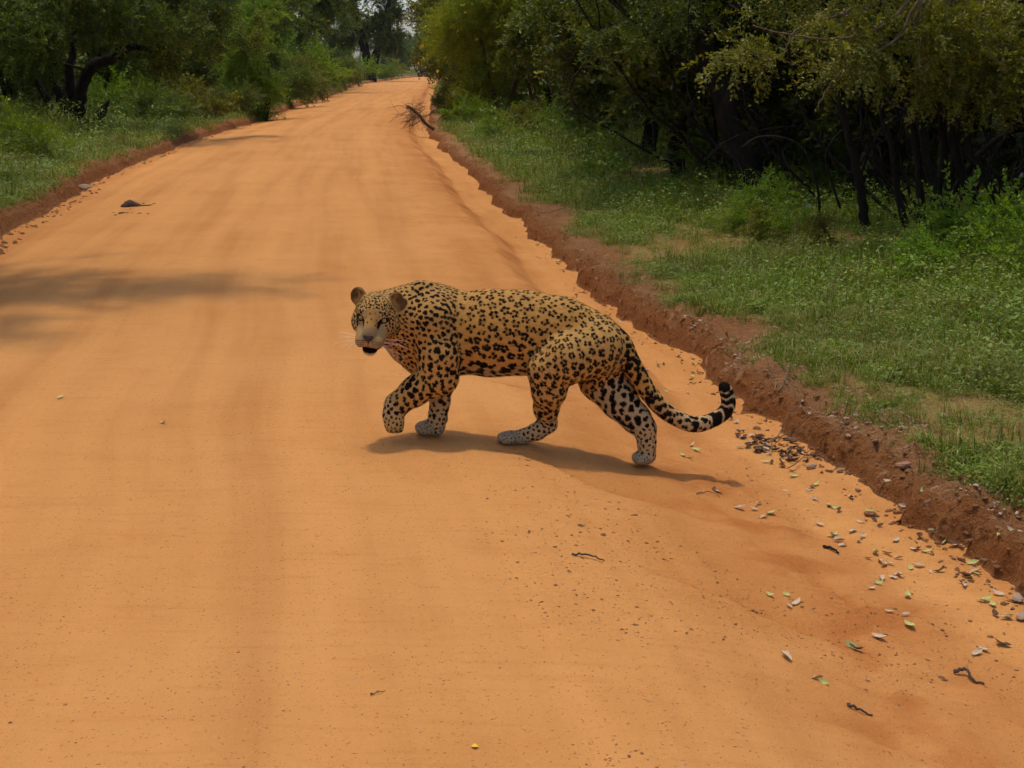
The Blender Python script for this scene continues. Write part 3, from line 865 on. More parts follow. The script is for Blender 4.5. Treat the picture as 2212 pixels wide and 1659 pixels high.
    spotc = s.mix(s.ramp(clump, 0.3, 0.7), (0.006, 0.004, 0.003), (0.018, 0.011, 0.007))
    colr = s.mix(mask(spv, 0.0012), basec, spotc)
    s.b.inputs['Sheen Weight'].default_value = 0.0
    s.b.inputs['Sheen Roughness'].default_value = 0.5
    me.materials.append(s.fin(colr, 0.75, s.bump(s.math('ADD', fin, clump), 0.006, 0.8), 0.08))
    root = link('leopard', None, loc=base)
    tag(root, 'spotted golden leopard walking across the dirt road with its head turned', 'leopard')
    link('body', me, root)
    to_root = lambda hp3: (B.T @ (HB.T @ np.asarray(hp3) + hc) + O) - base
    Rw = np.stack([r, u, f], 1)
    def matrix(c):
        m = Matrix([[*Rw[0], c[0]], [*Rw[1], c[1]], [*Rw[2], c[2]], [0, 0, 0, 1]])
        return m
    # eyes: ball with iris and pupil facing forward
    es = NT('eye_ball'); tc = es.n('TexCoord').outputs['Object']
    sep = es.n('SeparateXYZ'); es.l(tc, sep.inputs[0])
    rr = es.math('SQRT', es.math('ADD', es.math('POWER', sep.outputs[0], 2.0), es.math('POWER', sep.outputs[1], 2.0)))
    ec = es.mix(es.ramp(rr, 0.0098, 0.0112), (0.42, 0.39, 0.15), (0.015, 0.012, 0.01))
    ec = es.mix(es.ramp(rr, 0.0026, 0.0038), (0.008, 0.008, 0.008), ec)
    M['eye'] = es.fin(ec, 0.15, None, 0.5)
    th = np.linspace(0, math.pi, 13); ph = np.linspace(0, 2 * math.pi, 20, endpoint=False)
    SV = np.array([[math.sin(a) * math.cos(b) * 0.0155, math.sin(a) * math.sin(b) * 0.0115, math.cos(a) * 0.0125] for a in th for b in ph])
    SQ = np.array([[i * 20 + j, (i + 1) * 20 + j, (i + 1) * 20 + (j + 1) % 20, i * 20 + (j + 1) % 20] for i in range(12) for j in range(20)])
    eye_me = mesh_np('eye', SV, SQ, [M['eye']])
    def surf(hx0, hy0):
        d = (hx - hx0) ** 2 + (hy - hy0) ** 2 - (hz * 0.02)
        c = np.where((hz > 0.03) & headish, (hx - hx0) ** 2 + (hy - hy0) ** 2, 9)
        ii = np.argsort(c)[:6]
        return hz[ii].max()
    for sg in (-1, 1):
        e = link('eye', eye_me, root)
        z = surf(sg * 0.054, 0.016)
        e.matrix_local = matrix(to_root((sg * 0.054, 0.016, z - 0.0075))) @ Matrix.Rotation(sg * 0.30, 4, 'Z')
    # nose leather
    nb = MB()
    zz = surf(0, -0.045)
    prof = [(0.0, -0.034, -0.006), (0.016, -0.036, -0.005), (0.027, -0.040, -0.010), (0.020, -0.050, -0.003), (0.009, -0.061, 0.0), (0.0, -0.066, 0.0)]
    ring1 = np.array([(x, y, zz + z + 0.004) for x, y, z in prof] + [(-x, y, zz + z + 0.004) for x, y, z in prof[::-1][1:-1]])
    ring0 = ring1 * [1.1, 1.0, 1] - [0, 0, 0.022]
    mid_ = np.array([[0, -0.046, zz + 0.009]])
    n1 = len(ring1)
    NV = np.concatenate([ring0, ring1, ring1 * [0.6, 1, 1] * 1.0 + [0, 0, 0.004] + (np.array([0, -0.048, 0]) - ring1 * [0, 1, 0]) * 0.4, mid_])
    quads = [(a * n1 + i, a * n1 + (i + 1) % n1, (a + 1) * n1 + (i + 1) % n1, (a + 1) * n1 + i) for a in (0, 1) for i in range(n1)]
    trisn = [(2 * n1 + i, 2 * n1 + (i + 1) % n1, 3 * n1) for i in range(n1)]
    NW = np.array([to_root(v) for v in NV])
    link('nose', mesh_np('nose', NW, [np.array(quads)[:, ::-1], np.array(trisn)[:, ::-1]], [plain('nose_leather', (0.035, 0.018, 0.014), (0.07, 0.035, 0.025), 0.5, 300, 0.001, 0.4)]), root)
    # tongue showing in the open mouth
    tb = MB()
    tb.tube(np.array([to_root((x, -0.104, 0.118 - 12 * x * x)) for x in np.linspace(-0.022, 0.022, 7)]), [0.003, 0.006, 0.0075, 0.008, 0.0075, 0.006, 0.003], 8)
    link('tongue', tb.mesh('tongue', [plain('tongue', (0.30, 0.07, 0.05), (0.36, 0.11, 0.08), 0.4, 200, 0.001)]), root)
    # whiskers
    wm = plain('whisker', (0.80, 0.76, 0.70), (0.85, 0.82, 0.76), 0.5, 10, 0.0)
    for sg in (-1, 1):
        for k_ in range(6):
            y0 = -0.066 - 0.0055 * k_
            a = np.array([sg * 0.050, y0, 0.118])
            wlen = rng.uniform(0.10, 0.15)
            an = -0.35 + 0.16 * (2.5 - k_) + rng.normal(0, 0.08)
            d = np.array([sg * math.cos(an), math.sin(an), -0.35])
            pts = [to_root(a + d * wlen * t + np.array([0, -0.03 * t * t, -0.02 * t * t])) for t in np.linspace(0, 1, 7)]
            wb = MB(); wb.tube(pts, np.linspace(0.0011, 0.0005, 7), 4)
            link('whisker', wb.mesh('whisker', [wm]), root)
    # ---- short fur: one tiny blade each, coloured as the skin beneath it
    area = np.linalg.norm(nf, axis=1); nF = 130000
    fi = rng.choice(len(Q), nF, p=area / area.sum())
    wq = rng.dirichlet([1, 1, 1, 1], nF)
    fp = (V[Q[fi]] * wq[:, :, None]).sum(1); fn = N[Q[fi, 0]]
    vi = Q[fi, rng.integers(0, 4, nF)]
    flw = np.where(rg('flank', 'back', 'shoulder', 'neck', 'chest')[:, None], np.array([-1.0, 0, -0.25]), np.array([-0.25, 0, -1.0]))
    td = np.gradient(tp[:, :2], axis=0)
    hbk = (np.stack([hx * 3, hy * 1.0 + 0.06, -0.6 + 0 * hx], 1)) @ HB
    flw = np.where(headish[:, None], hbk, flw)
    fl_ = flw[vi] + rng.normal(0, 0.30, (nF, 3))
    fl_ = fl_ - (fl_ * fn).sum(1)[:, None] * fn; fl_ /= np.linalg.norm(fl_, axis=1)[:, None] + 1e-9
    L = np.where(headish[vi], 0.005, np.where(rg('paw', 'fpaw', 'lowleg')[vi], 0.006, 0.009)) * rng.uniform(0.6, 1.3, nF)
    L = np.where(under[vi] > 0.4, L * 1.6, L)
    L = np.where((headish & (np.abs(hz) > 0.045))[vi] & (sd[vi] < 0.003), L * 0.3, L)
    lift = rng.uniform(0.15, 0.60, nF)[:, None]
    sidew = np.cross(fn, fl_) * 0.0009
    tip = fp + fl_ * L[:, None] + fn * lift * L[:, None]
    FV = np.stack([fp - sidew - fn * 0.0008, fp + sidew - fn * 0.0008, tip], 1).reshape(-1, 3) @ B + O - base
    FT = np.arange(nF * 3).reshape(-1, 3)
    rep = lambda a: np.repeat(a, 3, 0)
    fur = mesh_np('fur', FV, FT, [me.materials[0]], True, {'coat': rep(col[vi] * rng.uniform(0.85, 1.25, (nF, 1))), 'spot': rep(sd[vi]), 'core': rep(core[vi])})
    tag(link('fur', fur, root), kind='stuff')
    print('leopard', time.time() - T0, 'paw heights', fr[2], hl[2], hr[2], 'lat', lFR, lHL, lHR)
    return root
LEO = build_leopard()
# ------------------------------------------------------------------ plants
def spray(rng, length, n, ll, lw, spread=0.9, droop=0.25, pinnate=False):
    """a leafy twig along +X: arrays of leaf quads"""
    V = []; T = []; tint = []
    k = 0
    for i in range(n):
        t = (i + 0.6) / n
        x = t * length
        p = np.array([x, 0.05 * length * math.sin(3 * t), -droop * length * t * t])
        side = 1 if i % 2 else -1
        if pinnate:
            a = side * rng.normal(1.15, 0.12); el = rng.normal(0.0, 0.15)
        else:
            a = side * rng.uniform(0.2, 1.5) * spread; el = rng.normal(0.25, 0.45)
            p = p + rng.normal(0, 0.03 * length, 3)
        d = np.array([math.cos(a) * math.cos(el), math.sin(a) * math.cos(el), math.sin(el)])
        s = np.cross(d, np.array([0, 0, 1.0]) + rng.normal(0, 0.45, 3)); s /= np.linalg.norm(s) + 1e-9
        nn = np.cross(s, d)
        L = ll * rng.uniform(0.7, 1.25); W = lw * rng.uniform(0.8, 1.2)
        V += [p, p + d * L * 0.5 + s * W * 0.5 + nn * W * 0.12, p + d * L - nn * L * 0.12, p + d * L * 0.5 - s * W * 0.5 + nn * W * 0.12]
        T += [(k, k + 1, k + 2), (k, k + 2, k + 3)]
        tt = rng.uniform(0, 1); tint += [tt] * 4; k += 4
    return np.array(V), np.array(T), np.array(tint)

def rot_to(d, roll):
    d = d / (np.linalg.norm(d) + 1e-9)
    a = np.cross(np.array([0, 0, 1.0]), d)
    if np.linalg.norm(a) < 1e-3: a = np.array([0, 1.0, 0])
    a /= np.linalg.norm(a); b = np.cross(d, a)
    a, b = a * math.cos(roll) + b * math.sin(roll), b * math.cos(roll) - a * math.sin(roll)
    return np.stack([d, a, b], 1)

KIND = {
    'small':  dict(length=0.42, n=34, ll=0.050, lw=0.026, spread=0.9, droop=0.25),
    'feather': dict(length=0.40, n=44, ll=0.060, lw=0.014, spread=1.0, droop=0.35, pinnate=True),
    'broad':  dict(length=0.50, n=18, ll=0.105, lw=0.058, spread=1.0, droop=0.35),
    'mid':    dict(length=0.70, n=30, ll=0.115, lw=0.060, spread=1.0, droop=0.25),
    'midfeather': dict(length=0.75, n=34, ll=0.13, lw=0.036, spread=1.0, droop=0.3),
    'far':    dict(length=1.30, n=30, ll=0.24, lw=0.13, spread=1.1, droop=0.2),
}
SPR = {k: [spray(np.random.default_rng(100 + i), **v) for i in range(4)] for k, v in KIND.items()}

def grow(seed, trunks, blobs, kind, per=3, dens=1.0, twig_r=0.006, wig=0.12, up=0.25, min_h=0.35, hang=0.0, r_limb=0.35, keep=None):
    """trunks: list of (points, radii) in metres; blobs: (centre, radii, count) of foliage. Returns wood MB and leaf MB."""
    rng = np.random.default_rng(seed)
    wood = MB(); leaf = MB(); wood.limbs = MB()
    nodes = []; nrad = []
    for P, rd in trunks:
        m = max(8, len(P) * 4)
        c = curve_pts(P, m); rr = np.interp(np.linspace(0, 1, m), np.linspace(0, 1, len(rd)), rd)
        c[1:-1] += rng.normal(0, 0.12, (m - 2, 3)) * rr[1:-1, None] * 1.2
        wood.tube(c, rr, 8, rng.random())
        h = (c[:, 2] - c[0, 2]) / max(1e-6, (c[:, 2].max() - c[0, 2]))
        for q in range(m):
            if h[q] > min_h: nodes.append(c[q]); nrad.append(rr[q])
    att = []
    for cen, rad, cnt in blobs:
        cen = np.asarray(cen, float); rad = np.broadcast_to(np.asarray(rad, float), (3,))
        nsub = max(2, int(cnt / 7))
        sub = rng.normal(0, 1, (nsub, 3)); sub /= np.linalg.norm(sub, axis=1)[:, None]; sub *= rng.uniform(0.35, 1, (nsub, 1)) ** 0.5
        for q in range(int(cnt)):
            s = sub[rng.integers(nsub)]
            att.append(cen + rad * (s * 0.82 + rng.normal(0, 0.17, 3)))
    att = np.array(att)
    if keep is not None: att = att[keep(att)]
    order = np.argsort(np.min(np.linalg.norm(att[:, None] - np.array(nodes)[None, ::3], axis=2), axis=1))
    NP = np.zeros((len(nodes) + len(att) * 4, 3)); NR = np.zeros(len(NP)); k = len(nodes)
    NP[:k] = nodes; NR[:k] = nrad
    ends = []
    for i in order:
        p = att[i]
        dd = np.linalg.norm(NP[:k] - p, axis=1) + 0.35 * np.maximum(NP[:k, 2] - p[2], 0) + (NR[:k] < twig_r * 1.01) * 0.25
        j = int(np.argmin(dd)); a = NP[j]; L = np.linalg.norm(p - a)
        if L < 1e-3: continue
        mid = (a + p) / 2 + np.array([0, 0, (up - hang) * L * 0.3]) + rng.normal(0, wig * L, 3)
        c = curve_pts([a, mid, p], 5)
        r0 = min(NR[j] * 0.7, twig_r * 1.2 + 0.016 * L * r_limb / 0.35); r1 = max(0.35 * r0, twig_r * 0.5)
        rr = np.linspace(r0, r1, 5)
        wood.limbs.tube(c, rr, 5 if r0 > 0.012 else 3, rng.random(), cap=False)
        NP[k:k + 4] = c[1:]; NR[k:k + 4] = rr[1:]; k += 4
        ends.append((p, (p - c[2]) / (np.linalg.norm(p - c[2]) + 1e-9)))
    lib = SPR[kind]
    cenm = att.mean(0)
    for p, d in ends:
        cl = rng.uniform(0, 1)
        for q in range(per):
            dd = d * 0.7 + rng.normal(0, 0.65, 3) + np.array([0, 0, 0.12 - 0.5 * hang]) + 0.25 * (p - cenm) / (np.linalg.norm(p - cenm) + 1e-6)
            R = rot_to(dd, rng.normal(0, 0.5))
            V, T, ti = lib[rng.integers(len(lib))]
            s = rng.uniform(0.75, 1.3) * dens
            leaf.add(V * s @ R.T + p - d * 0.1 * rng.random(), None, T, np.clip(0.62 * ti + 0.38 * cl, 0, 1))
    return wood, leaf

def plant(name, label, cat, base, wood, leaf, wood_mat, leaf_mat, group=None, stem='trunk', crown='crown', limb_mat=None):
    base = np.asarray(base, float)
    root = link(name, None, loc=base)
    tag(root, label, cat, group)
    if wood is not None and wood.n: link(stem, wood.mesh(stem, [wood_mat], True, base), root)
    if wood is not None and wood.limbs.n: tag(link('branches', wood.limbs.mesh('branches', [limb_mat or wood_mat], True, base), root), kind='stuff')
    if leaf is not None and leaf.n: link(crown, leaf.mesh(crown, [leaf_mat], False, base), root)
    return root

def clone(root, loc, rz, sc, label=None, group=None):
    r = root.copy(); C.objects.link(r)
    r.location = loc; r.rotation_euler = (0, 0, rz); r.scale = (sc, sc, sc)
    if label: r['label'] = label
    if group: r['group'] = group
    for ch in root.children:
        c = ch.copy(); C.objects.link(c); c.parent = r
    return r

def gz(x, y): return float(ground(x, y))
def bp(px, py): return on_ground(px, py)

# ---- individually placed trees on the right -------------------------------------------------
def px_path(pts, Y, dy=None):
    """trunk path seen at these pixels at distance Y (dy: change of distance along the way)"""
    out = []
    for i, (x, y) in enumerate(pts):
        yy = Y + (dy[i] if dy else 0)
        out.append(at_y(x, y, yy))
    return np.array(out)
def m_per_px(Y): return Y / F / CT

# leaning trunk tree
b = bp(1632, 432); Y = b[1]; k = m_per_px(Y)
tr = px_path([(1632, 440), (1612, 360), (1580, 260), (1545, 165), (1512, 60), (1480, -110), (1470, -330), (1500, -600)], Y, [0, 0, 0.1, 0.2, 0.3, 0.5, 0.6, 0.5])
rad = np.array([31, 26, 25, 24, 22, 18, 13, 7]) * k
top = tr[-2]
w_, l_ = grow(11, [(tr, rad)], [((top[0], top[1], top[2] + 0.4), (2.6, 2.4, 1.3), 90), ((b[0] + 0.1, Y - 1.2, 3.0), (2.0, 1.2, 0.7), 55), ((b[0] - 1.6, Y + 0.3, 2.6), (1.1, 1.0, 0.7), 45), ((b[0] + 1.5, Y - 0.4, 2.7), (1.2, 1.0, 0.5), 36)], 'small', 4, 1.1, hang=0.25)
plant('forest_tree', 'thick trunked tree leaning left at the edge of the right grass', 'tree', b, w_, l_, M['bark'], M['leaf_dark'])

# dark forked tree behind
b = bp(1885, 436); Y = b[1]; k = m_per_px(Y)
t1 = px_path([(1885, 445), (1870, 350), (1845, 250), (1815, 150), (1785, 20), (1760, -180), (1760, -420)], Y)
t2 = px_path([(1895, 440), (1918, 360), (1938, 280), (1965, 180), (1990, 40), (2010, -150), (2000, -350)], Y + 0.25)
r1 = np.array([44, 38, 33, 29, 25, 20, 10]) * k; r2 = np.array([34, 28, 26, 24, 20, 15, 8]) * k
w_, l_ = grow(12, [(t1, r1), (t2, r2)], [((b[0], Y + 0.3, 4.6), (3.0, 2.8, 1.4), 110), ((b[0] - 1.2, Y + 1.0, 2.9), (1.6, 1.2, 0.6), 40), ((b[0] + 1.4, Y + 1.2, 2.8), (1.6, 1.2, 0.7), 40)], 'small', 4, 1.15, hang=0.2)
plant('forest_tree', 'dark tree with two diverging trunks behind the thicket on the right', 'tree', b, w_, l_, M['bark'], M['leaf_dark'])

# many-stemmed thicket tree at the right, with the low sunlit boughs
b = bp(2040, 522); Y = b[1]; k = m_per_px(Y)
st = [([(1992, 512), (1988, 420), (1975, 300), (1950, 180), (1925, 30), (1900, -150)], 9, 0.0),
      ([(2008, 520), (2022, 430), (2040, 330), (2030, 200), (2040, 60), (2080, -120)], 11, 0.25),
      ([(2068, 532), (2030, 445), (2008, 360), (1985, 260), (1940, 140), (1880, -60)], 12, -0.2),
      ([(2178, 528), (2128, 455), (2085, 395), (2060, 310), (2050, 180), (2070, -60)], 13, 0.1),
      ([(2186, 524), (2160, 440), (2120, 370), (2090, 310), (2110, 180), (2160, -80)], 10, -0.1),
      ([(2030, 524), (2055, 430), (2110, 340), (2180, 280), (2260, 200), (2330, 40)], 9, 0.3),
      ([(2055, 526), (2050, 420), (2068, 300), (2085, 160), (2120, -30)], 10, 0.5),
      ([(1958, 490), (1935, 400), (1925, 320), (1900, 220), (1880, 80), (1850, -120)], 8, 0.8)]
trs = []
for pts, r, dy in st:
    q = px_path(pts, Y + dy); trs.append((q, np.linspace(r * 1.05, r * 0.5, len(pts)) * k))
blobs = [(at_y(1760, 120, Y - 0.9), (1.05, 0.8, 0.30), 52), (at_y(1930, 60, Y - 0.8), (1.0, 0.8, 0.40), 56), (at_y(2100, 90, Y - 0.7), (1.0, 0.8, 0.45), 62), (at_y(2230, 80, Y - 0.6), (0.9, 0.8, 0.5), 44),
         (at_y(1820, -10, Y - 0.6), (1.1, 0.9, 0.4), 44), (at_y(2050, -120, Y), (2.2, 1.8, 0.9), 90), (at_y(1960, 180, Y - 0.5), (0.7, 0.5, 0.22), 26), (at_y(2120, 210, Y - 0.3), (0.6, 0.5, 0.25), 22)]
w_, l_ = grow(13, trs, blobs, 'small', 3, 0.85, wig=0.08, hang=0.3, min_h=0.45)
thick = plant('thicket_tree', 'many stemmed thicket tree with low sunlit olive boughs on the right', 'tree', b, w_, l_, M['bark'], M['leaf_olive'], limb_mat=M['twig'])

for i_, pts in enumerate([[(1985, -20), (1900, 58), (1800, 84), (1700, 76), (1626, 54)], [(1985, 0), (1930, 90), (1850, 128), (1750, 150)], [(1990, 0), (1996, 70), (1984, 130), (1992, 165)], [(1992, 5), (1960, 70), (1880, 112), (1800, 175), (1768, 235)],
                         [(1880, 15), (1800, 36), (1720, 66), (1690, 120)], [(2120, -20), (2125, 60), (2140, 115), (2175, 148)], [(1960, 70), (1900, 130), (1860, 175), (1838, 215)], [(2060, -20), (2040, 60), (2060, 120), (2050, 190)]]):
    q = px_path(pts, Y - 1.45 + 0.06 * i_); mb = MB(); cc = curve_pts(q, 22); cc[1:-1] += np.random.default_rng(i_).normal(0, 0.008, (20, 3)); mb.tube(cc, np.linspace(3.4, 1.1, 22) * k, 6)
    link('bough', mb.mesh('bough', [M['twig']], True, b), thick)

# thin stem in front of it
b = bp(1872, 500); Y = b[1]; k = m_per_px(Y)
w_, l_ = grow(14, [(px_path([(1872, 503), (1862, 420), (1840, 320), (1815, 220), (1795, 90), (1780, -90)], Y), np.linspace(11, 5, 6) * k)], [(at_y(1790, -60, Y), (1.0, 1.0, 0.5), 36), (at_y(1800, 120, Y + 0.2), (0.5, 0.5, 0.3), 14)], 'small', 3, 1.0, hang=0.2)
plant('sapling', 'slender dark sapling standing before the forked tree on the right', 'tree', b, w_, l_, M['bark'], M['leaf_dark'])

# broad-leaved dark tree hung with climbers, right of centre
b = bp(1400, 330); Y = b[1] - 3; b = np.array([at_y(1400, 330, Y)[0], Y, gz(at_y(1400, 330, Y)[0], Y)]); k = m_per_px(Y)
t1 = [b, b + [0.1, 0, 1.2], b + [-0.1, 0.2, 2.4], b + [0.2, 0.1, 4.0]]
blobs = [(at_y(1330, 60, Y - 0.6), (1.5, 1.0, 0.75), 80), (at_y(1480, 40, Y - 0.8), (1.3, 0.9, 0.8), 74), (at_y(1220, 70, Y + 1.0), (1.2, 1.0, 0.7), 60), (at_y(1400, -120, Y), (2.4, 2.0, 1.0), 110), (at_y(1300, 190, Y), (0.9, 0.8, 0.35), 30)]
w_, l_ = grow(15, [(np.array(t1), np.array([0.16, 0.13, 0.1, 0.05]))], blobs, 'broad', 5, 1.0, hang=0.35)
plant('climber_covered_tree', 'dark tree hung with broad leaved climbers right of the road', 'tree', b, w_, l_, M['bark'], M['leaf_dark'])

# yellow-flowered feathery tree leaning over the road edge
b = bp(1085, 268); Y = b[1]; k = m_per_px(Y)
t1 = [b, b + [-0.25, 0, 0.9], b + [-0.5, 0.1, 1.9], b + [-0.8, 0.2, 3.2]]; t2 = [b, b + [0.35, 0.1, 1.0], b + [0.7, 0.2, 2.2], b + [0.9, 0.1, 3.4]]
blobs = [(at_y(1000, 60, Y), (0.95, 1.2, 0.85), 90), (at_y(968, 75, Y + 3), (0.62, 1.2, 0.7), 60), (at_y(1080, 40, Y - 0.5), (1.1, 1.0, 0.9), 80), (at_y(1040, 160, Y), (0.85, 1.1, 0.55), 60), (at_y(1120, 130, Y), (1.0, 1.0, 0.7), 60), (at_y(1030, -80, Y), (1.6, 1.6, 0.9), 80), (at_y(1005, 215, Y + 1), (0.5, 0.8, 0.35), 26)]
w_, l_ = grow(16, [(np.array(t1), np.array([0.09, 0.07, 0.06, 0.03])), (np.array(t2), np.array([0.08, 0.07, 0.05, 0.03]))], blobs, 'midfeather', 4, 0.8, hang=0.35, keep=lambda A: ~(((A[:, 0] / A[:, 1] * F * CT + 1106) < 1002) & ((A[:, 2] - H) / A[:, 1] < 0.008)))
cass = plant('flowering_tree', 'feathery yellow green tree with yellow blossoms at the right road edge', 'tree', b, w_, l_, M['bark_red'], M['leaf_yellow'])
def blossom(n=5, s=0.05):
    fb = MB()
    for q in range(n):
        a = q * 6.283 / n
        d = np.array([math.cos(a), math.sin(a), 0.35]); sd_ = np.array([-math.sin(a), math.cos(a), 0])
        fb.add([[0, 0, 0], d * s * 0.7 + sd_ * s * 0.4, d * s * 1.1, d * s * 0.7 - sd_ * s * 0.4], None, [(0, 1, 2), (0, 2, 3)])
    return fb.mesh('blossom', [M['yellow']], False)
BL = blossom()
rg_ = np.random.default_rng(5)
for (px, py) in [(1000, 12), (985, 38), (972, 62), (990, 66), (1018, 8), (1009, 30), (938, 86), (1090, 5), (1102, 90), (960, 128), (915, 100), (918, 120), (904, 140), (945, 150), (1030, 95), (928, 60), (1062, 30), (1090, 96)]:
    p = at_y(px, py, Y - rg_.uniform(0.9, 1.4)) - b
    for q in range(2):
        o = link('blossom', BL, cass, p + rg_.normal(0, 0.05, 3), (1.2 + rg_.normal(0, 0.4), rg_.normal(0, 0.4), rg_.uniform(0, 6)), rg_.uniform(0.7, 1.2))

# ---- left side ------------------------------------------------------------------------------
b = bp(170, 280); Y = b[1]; k = m_per_px(Y)
limb = px_path([(172, 285), (172, 235), (178, 182), (200, 143), (255, 119), (262, 84), (300, 20), (320, -80)], Y)
t2 = px_path([(150, 285), (140, 230), (120, 180), (110, 110), (100, 0), (110, -120)], Y + 0.5)
t3 = px_path([(160, 287), (158, 230), (150, 160), (160, 80), (170, -60)], Y + 0.8)
t4 = px_path([(150, 285), (115, 250), (95, 200), (60, 140), (30, 40)], Y + 0.3)
lm2 = px_path([(255, 119), (290, 100), (340, 108), (380, 96), (430, 60)], Y)
blobs = [(at_y(90, 30, Y - 2), (1.9, 1.2, 1.0), 90), (at_y(210, 20, Y - 1.2), (1.6, 1.2, 0.9), 80), (at_y(330, 40, Y - 0.5), (1.7, 1.2, 0.9), 80), (at_y(450, 60, Y + 1), (1.3, 1.2, 0.8), 60), (at_y(250, -110, Y), (3.6, 2.8, 1.3), 120), (at_y(40, 120, Y - 2.0), (1.2, 1.0, 0.7), 50), (at_y(400, 120, Y + 0.5), (1.0, 0.8, 0.45), 30), (at_y(20, 20, Y - 2.5), (1.5, 1.2, 1.2), 70)]
w_, l_ = grow(21, [(limb, np.array([15, 13, 13, 12, 10, 8, 7, 4]) * k), (t2, np.linspace(14, 6, 6) * k), (t3, np.linspace(13, 6, 5) * k), (t4, np.linspace(10, 5, 5) * k), (lm2, np.linspace(8, 3, 5) * k)], blobs, 'mid', 4, 0.62, hang=0.2, twig_r=0.01)
plant('forest_tree', 'dark spreading tree with a crooked limb at the far left', 'tree', b, w_, l_, M['bark'], M['leaf_dark'])
# leaning dead stump beside it
b = bp(206, 276); Y = b[1] - 1.5; k = m_per_px(Y); b = np.array([at_y(206, 276, Y)[0], Y, gz(at_y(206, 276, Y)[0], Y)])
sb = MB(); q = px_path([(208, 284), (212, 262), (222, 238), (236, 216)], Y); sb.tube(curve_pts(q, 10), np.interp(np.linspace(0, 1, 10), [0, 0.6, 1], [14 * k, 11 * k, 2 * k]), 9)
st_ = link('dead_stump', sb.mesh('dead_stump', [M['bark']], True, b), loc=b); tag(st_, 'pointed dead stump leaning right among the left bushes', 'stump')

# bright feathery bush on the road edge
b = bp(572, 262); Y = b[1] + 0.3; k = m_per_px(Y); b[1] = Y; b[2] = gz(b[0], Y)
blobs = [(at_y(560, 190, Y), (0.75, 0.7, 0.7), 50), (at_y(545, 110, Y), (0.7, 0.8, 0.7), 50), (at_y(520, 150, Y + 0.6), (0.6, 0.7, 0.9), 40), (at_y(575, 232, Y), (0.45, 0.5, 0.35), 24), (at_y(560, 30, Y + 0.6), (0.8, 0.9, 0.6), 40)]
w_, l_ = grow(22, [(np.array([b, b + [0.0, 0, 0.8], b + [-0.2, 0, 1.8], b + [-0.3, 0.1, 3.0]]), np.array([0.07, 0.06, 0.05, 0.02])), (np.array([b, b + [0.15, 0.1, 0.9], b + [0.1, 0.2, 1.9], b + [-0.1, 0.3, 2.7]]), np.array([0.05, 0.05, 0.04, 0.02]))], blobs, 'midfeather', 4, 0.75, hang=0.3)
plant('roadside_tree', 'bright green feathery tree overhanging the left road edge', 'tree', b, w_, l_, M['bark'], M['leaf_bright'])

# the big dark tree by the sky gap
b = bp(800, 176); Y = b[1]; k = m_per_px(Y)
b[0] = at_y(800, 176, Y)[0]; b[2] = gz(b[0], Y)
ts = [(px_path([(800, 178), (798, 150), (790, 110), (775, 60), (760, 0), (750, -60)], Y), np.linspace(13, 5, 6) * k), (px_path([(803, 178), (808, 140), (820, 90), (835, 30), (850, -40)], Y), np.linspace(11, 4, 5) * k)]
blobs = [(at_y(830, 20, Y), (3.4, 3.0, 2.4), 110), (at_y(770, 40, Y), (3.2, 3.0, 2.2), 90), (at_y(845, 85, Y), (2.2, 2.5, 1.6), 60), (at_y(800, -70, Y), (5.0, 4.5, 3.0), 110), (at_y(740, 85, Y), (2.2, 2.0, 1.3), 45)]
w_, l_ = grow(23, ts, blobs, 'far', 5, 0.85, twig_r=0.03)
plant('forest_tree', 'tall dark crowned tree beside the patch of sky', 'tree', b, w_, l_, M['bark'], M['leaf_dark'])

# tree off to the left whose crown throws the broad shadow over the road
b = np.array([-6.9, 12.6, 0]); b[2] = gz(b[0], b[1])
blobs = [((-4.7, 12.3, 4.6), (2.3, 1.35, 0.6), 190), ((-6.6, 12.6, 5.4), (2.4, 2.0, 1.3), 110), ((-4.3, 10.4, 4.8), (1.1, 0.5, 0.5), 26), ((-7.0, 10.8, 5.2), (1.6, 1.2, 0.8), 50)]
w_, l_ = grow(24, [(np.array([b, b + [0.2, 0, 1.6], b + [0.5, 0, 3.2], b + [0.7, 0, 4.8]]), np.array([0.2, 0.16, 0.13, 0.06]))], blobs, 'small', 5, 1.3)
plant('shade_tree', 'tree just left of view whose crown shades the road', 'tree', b, w_, l_, M['bark'], M['leaf_dark'])
print('trees', time.time() - T0)

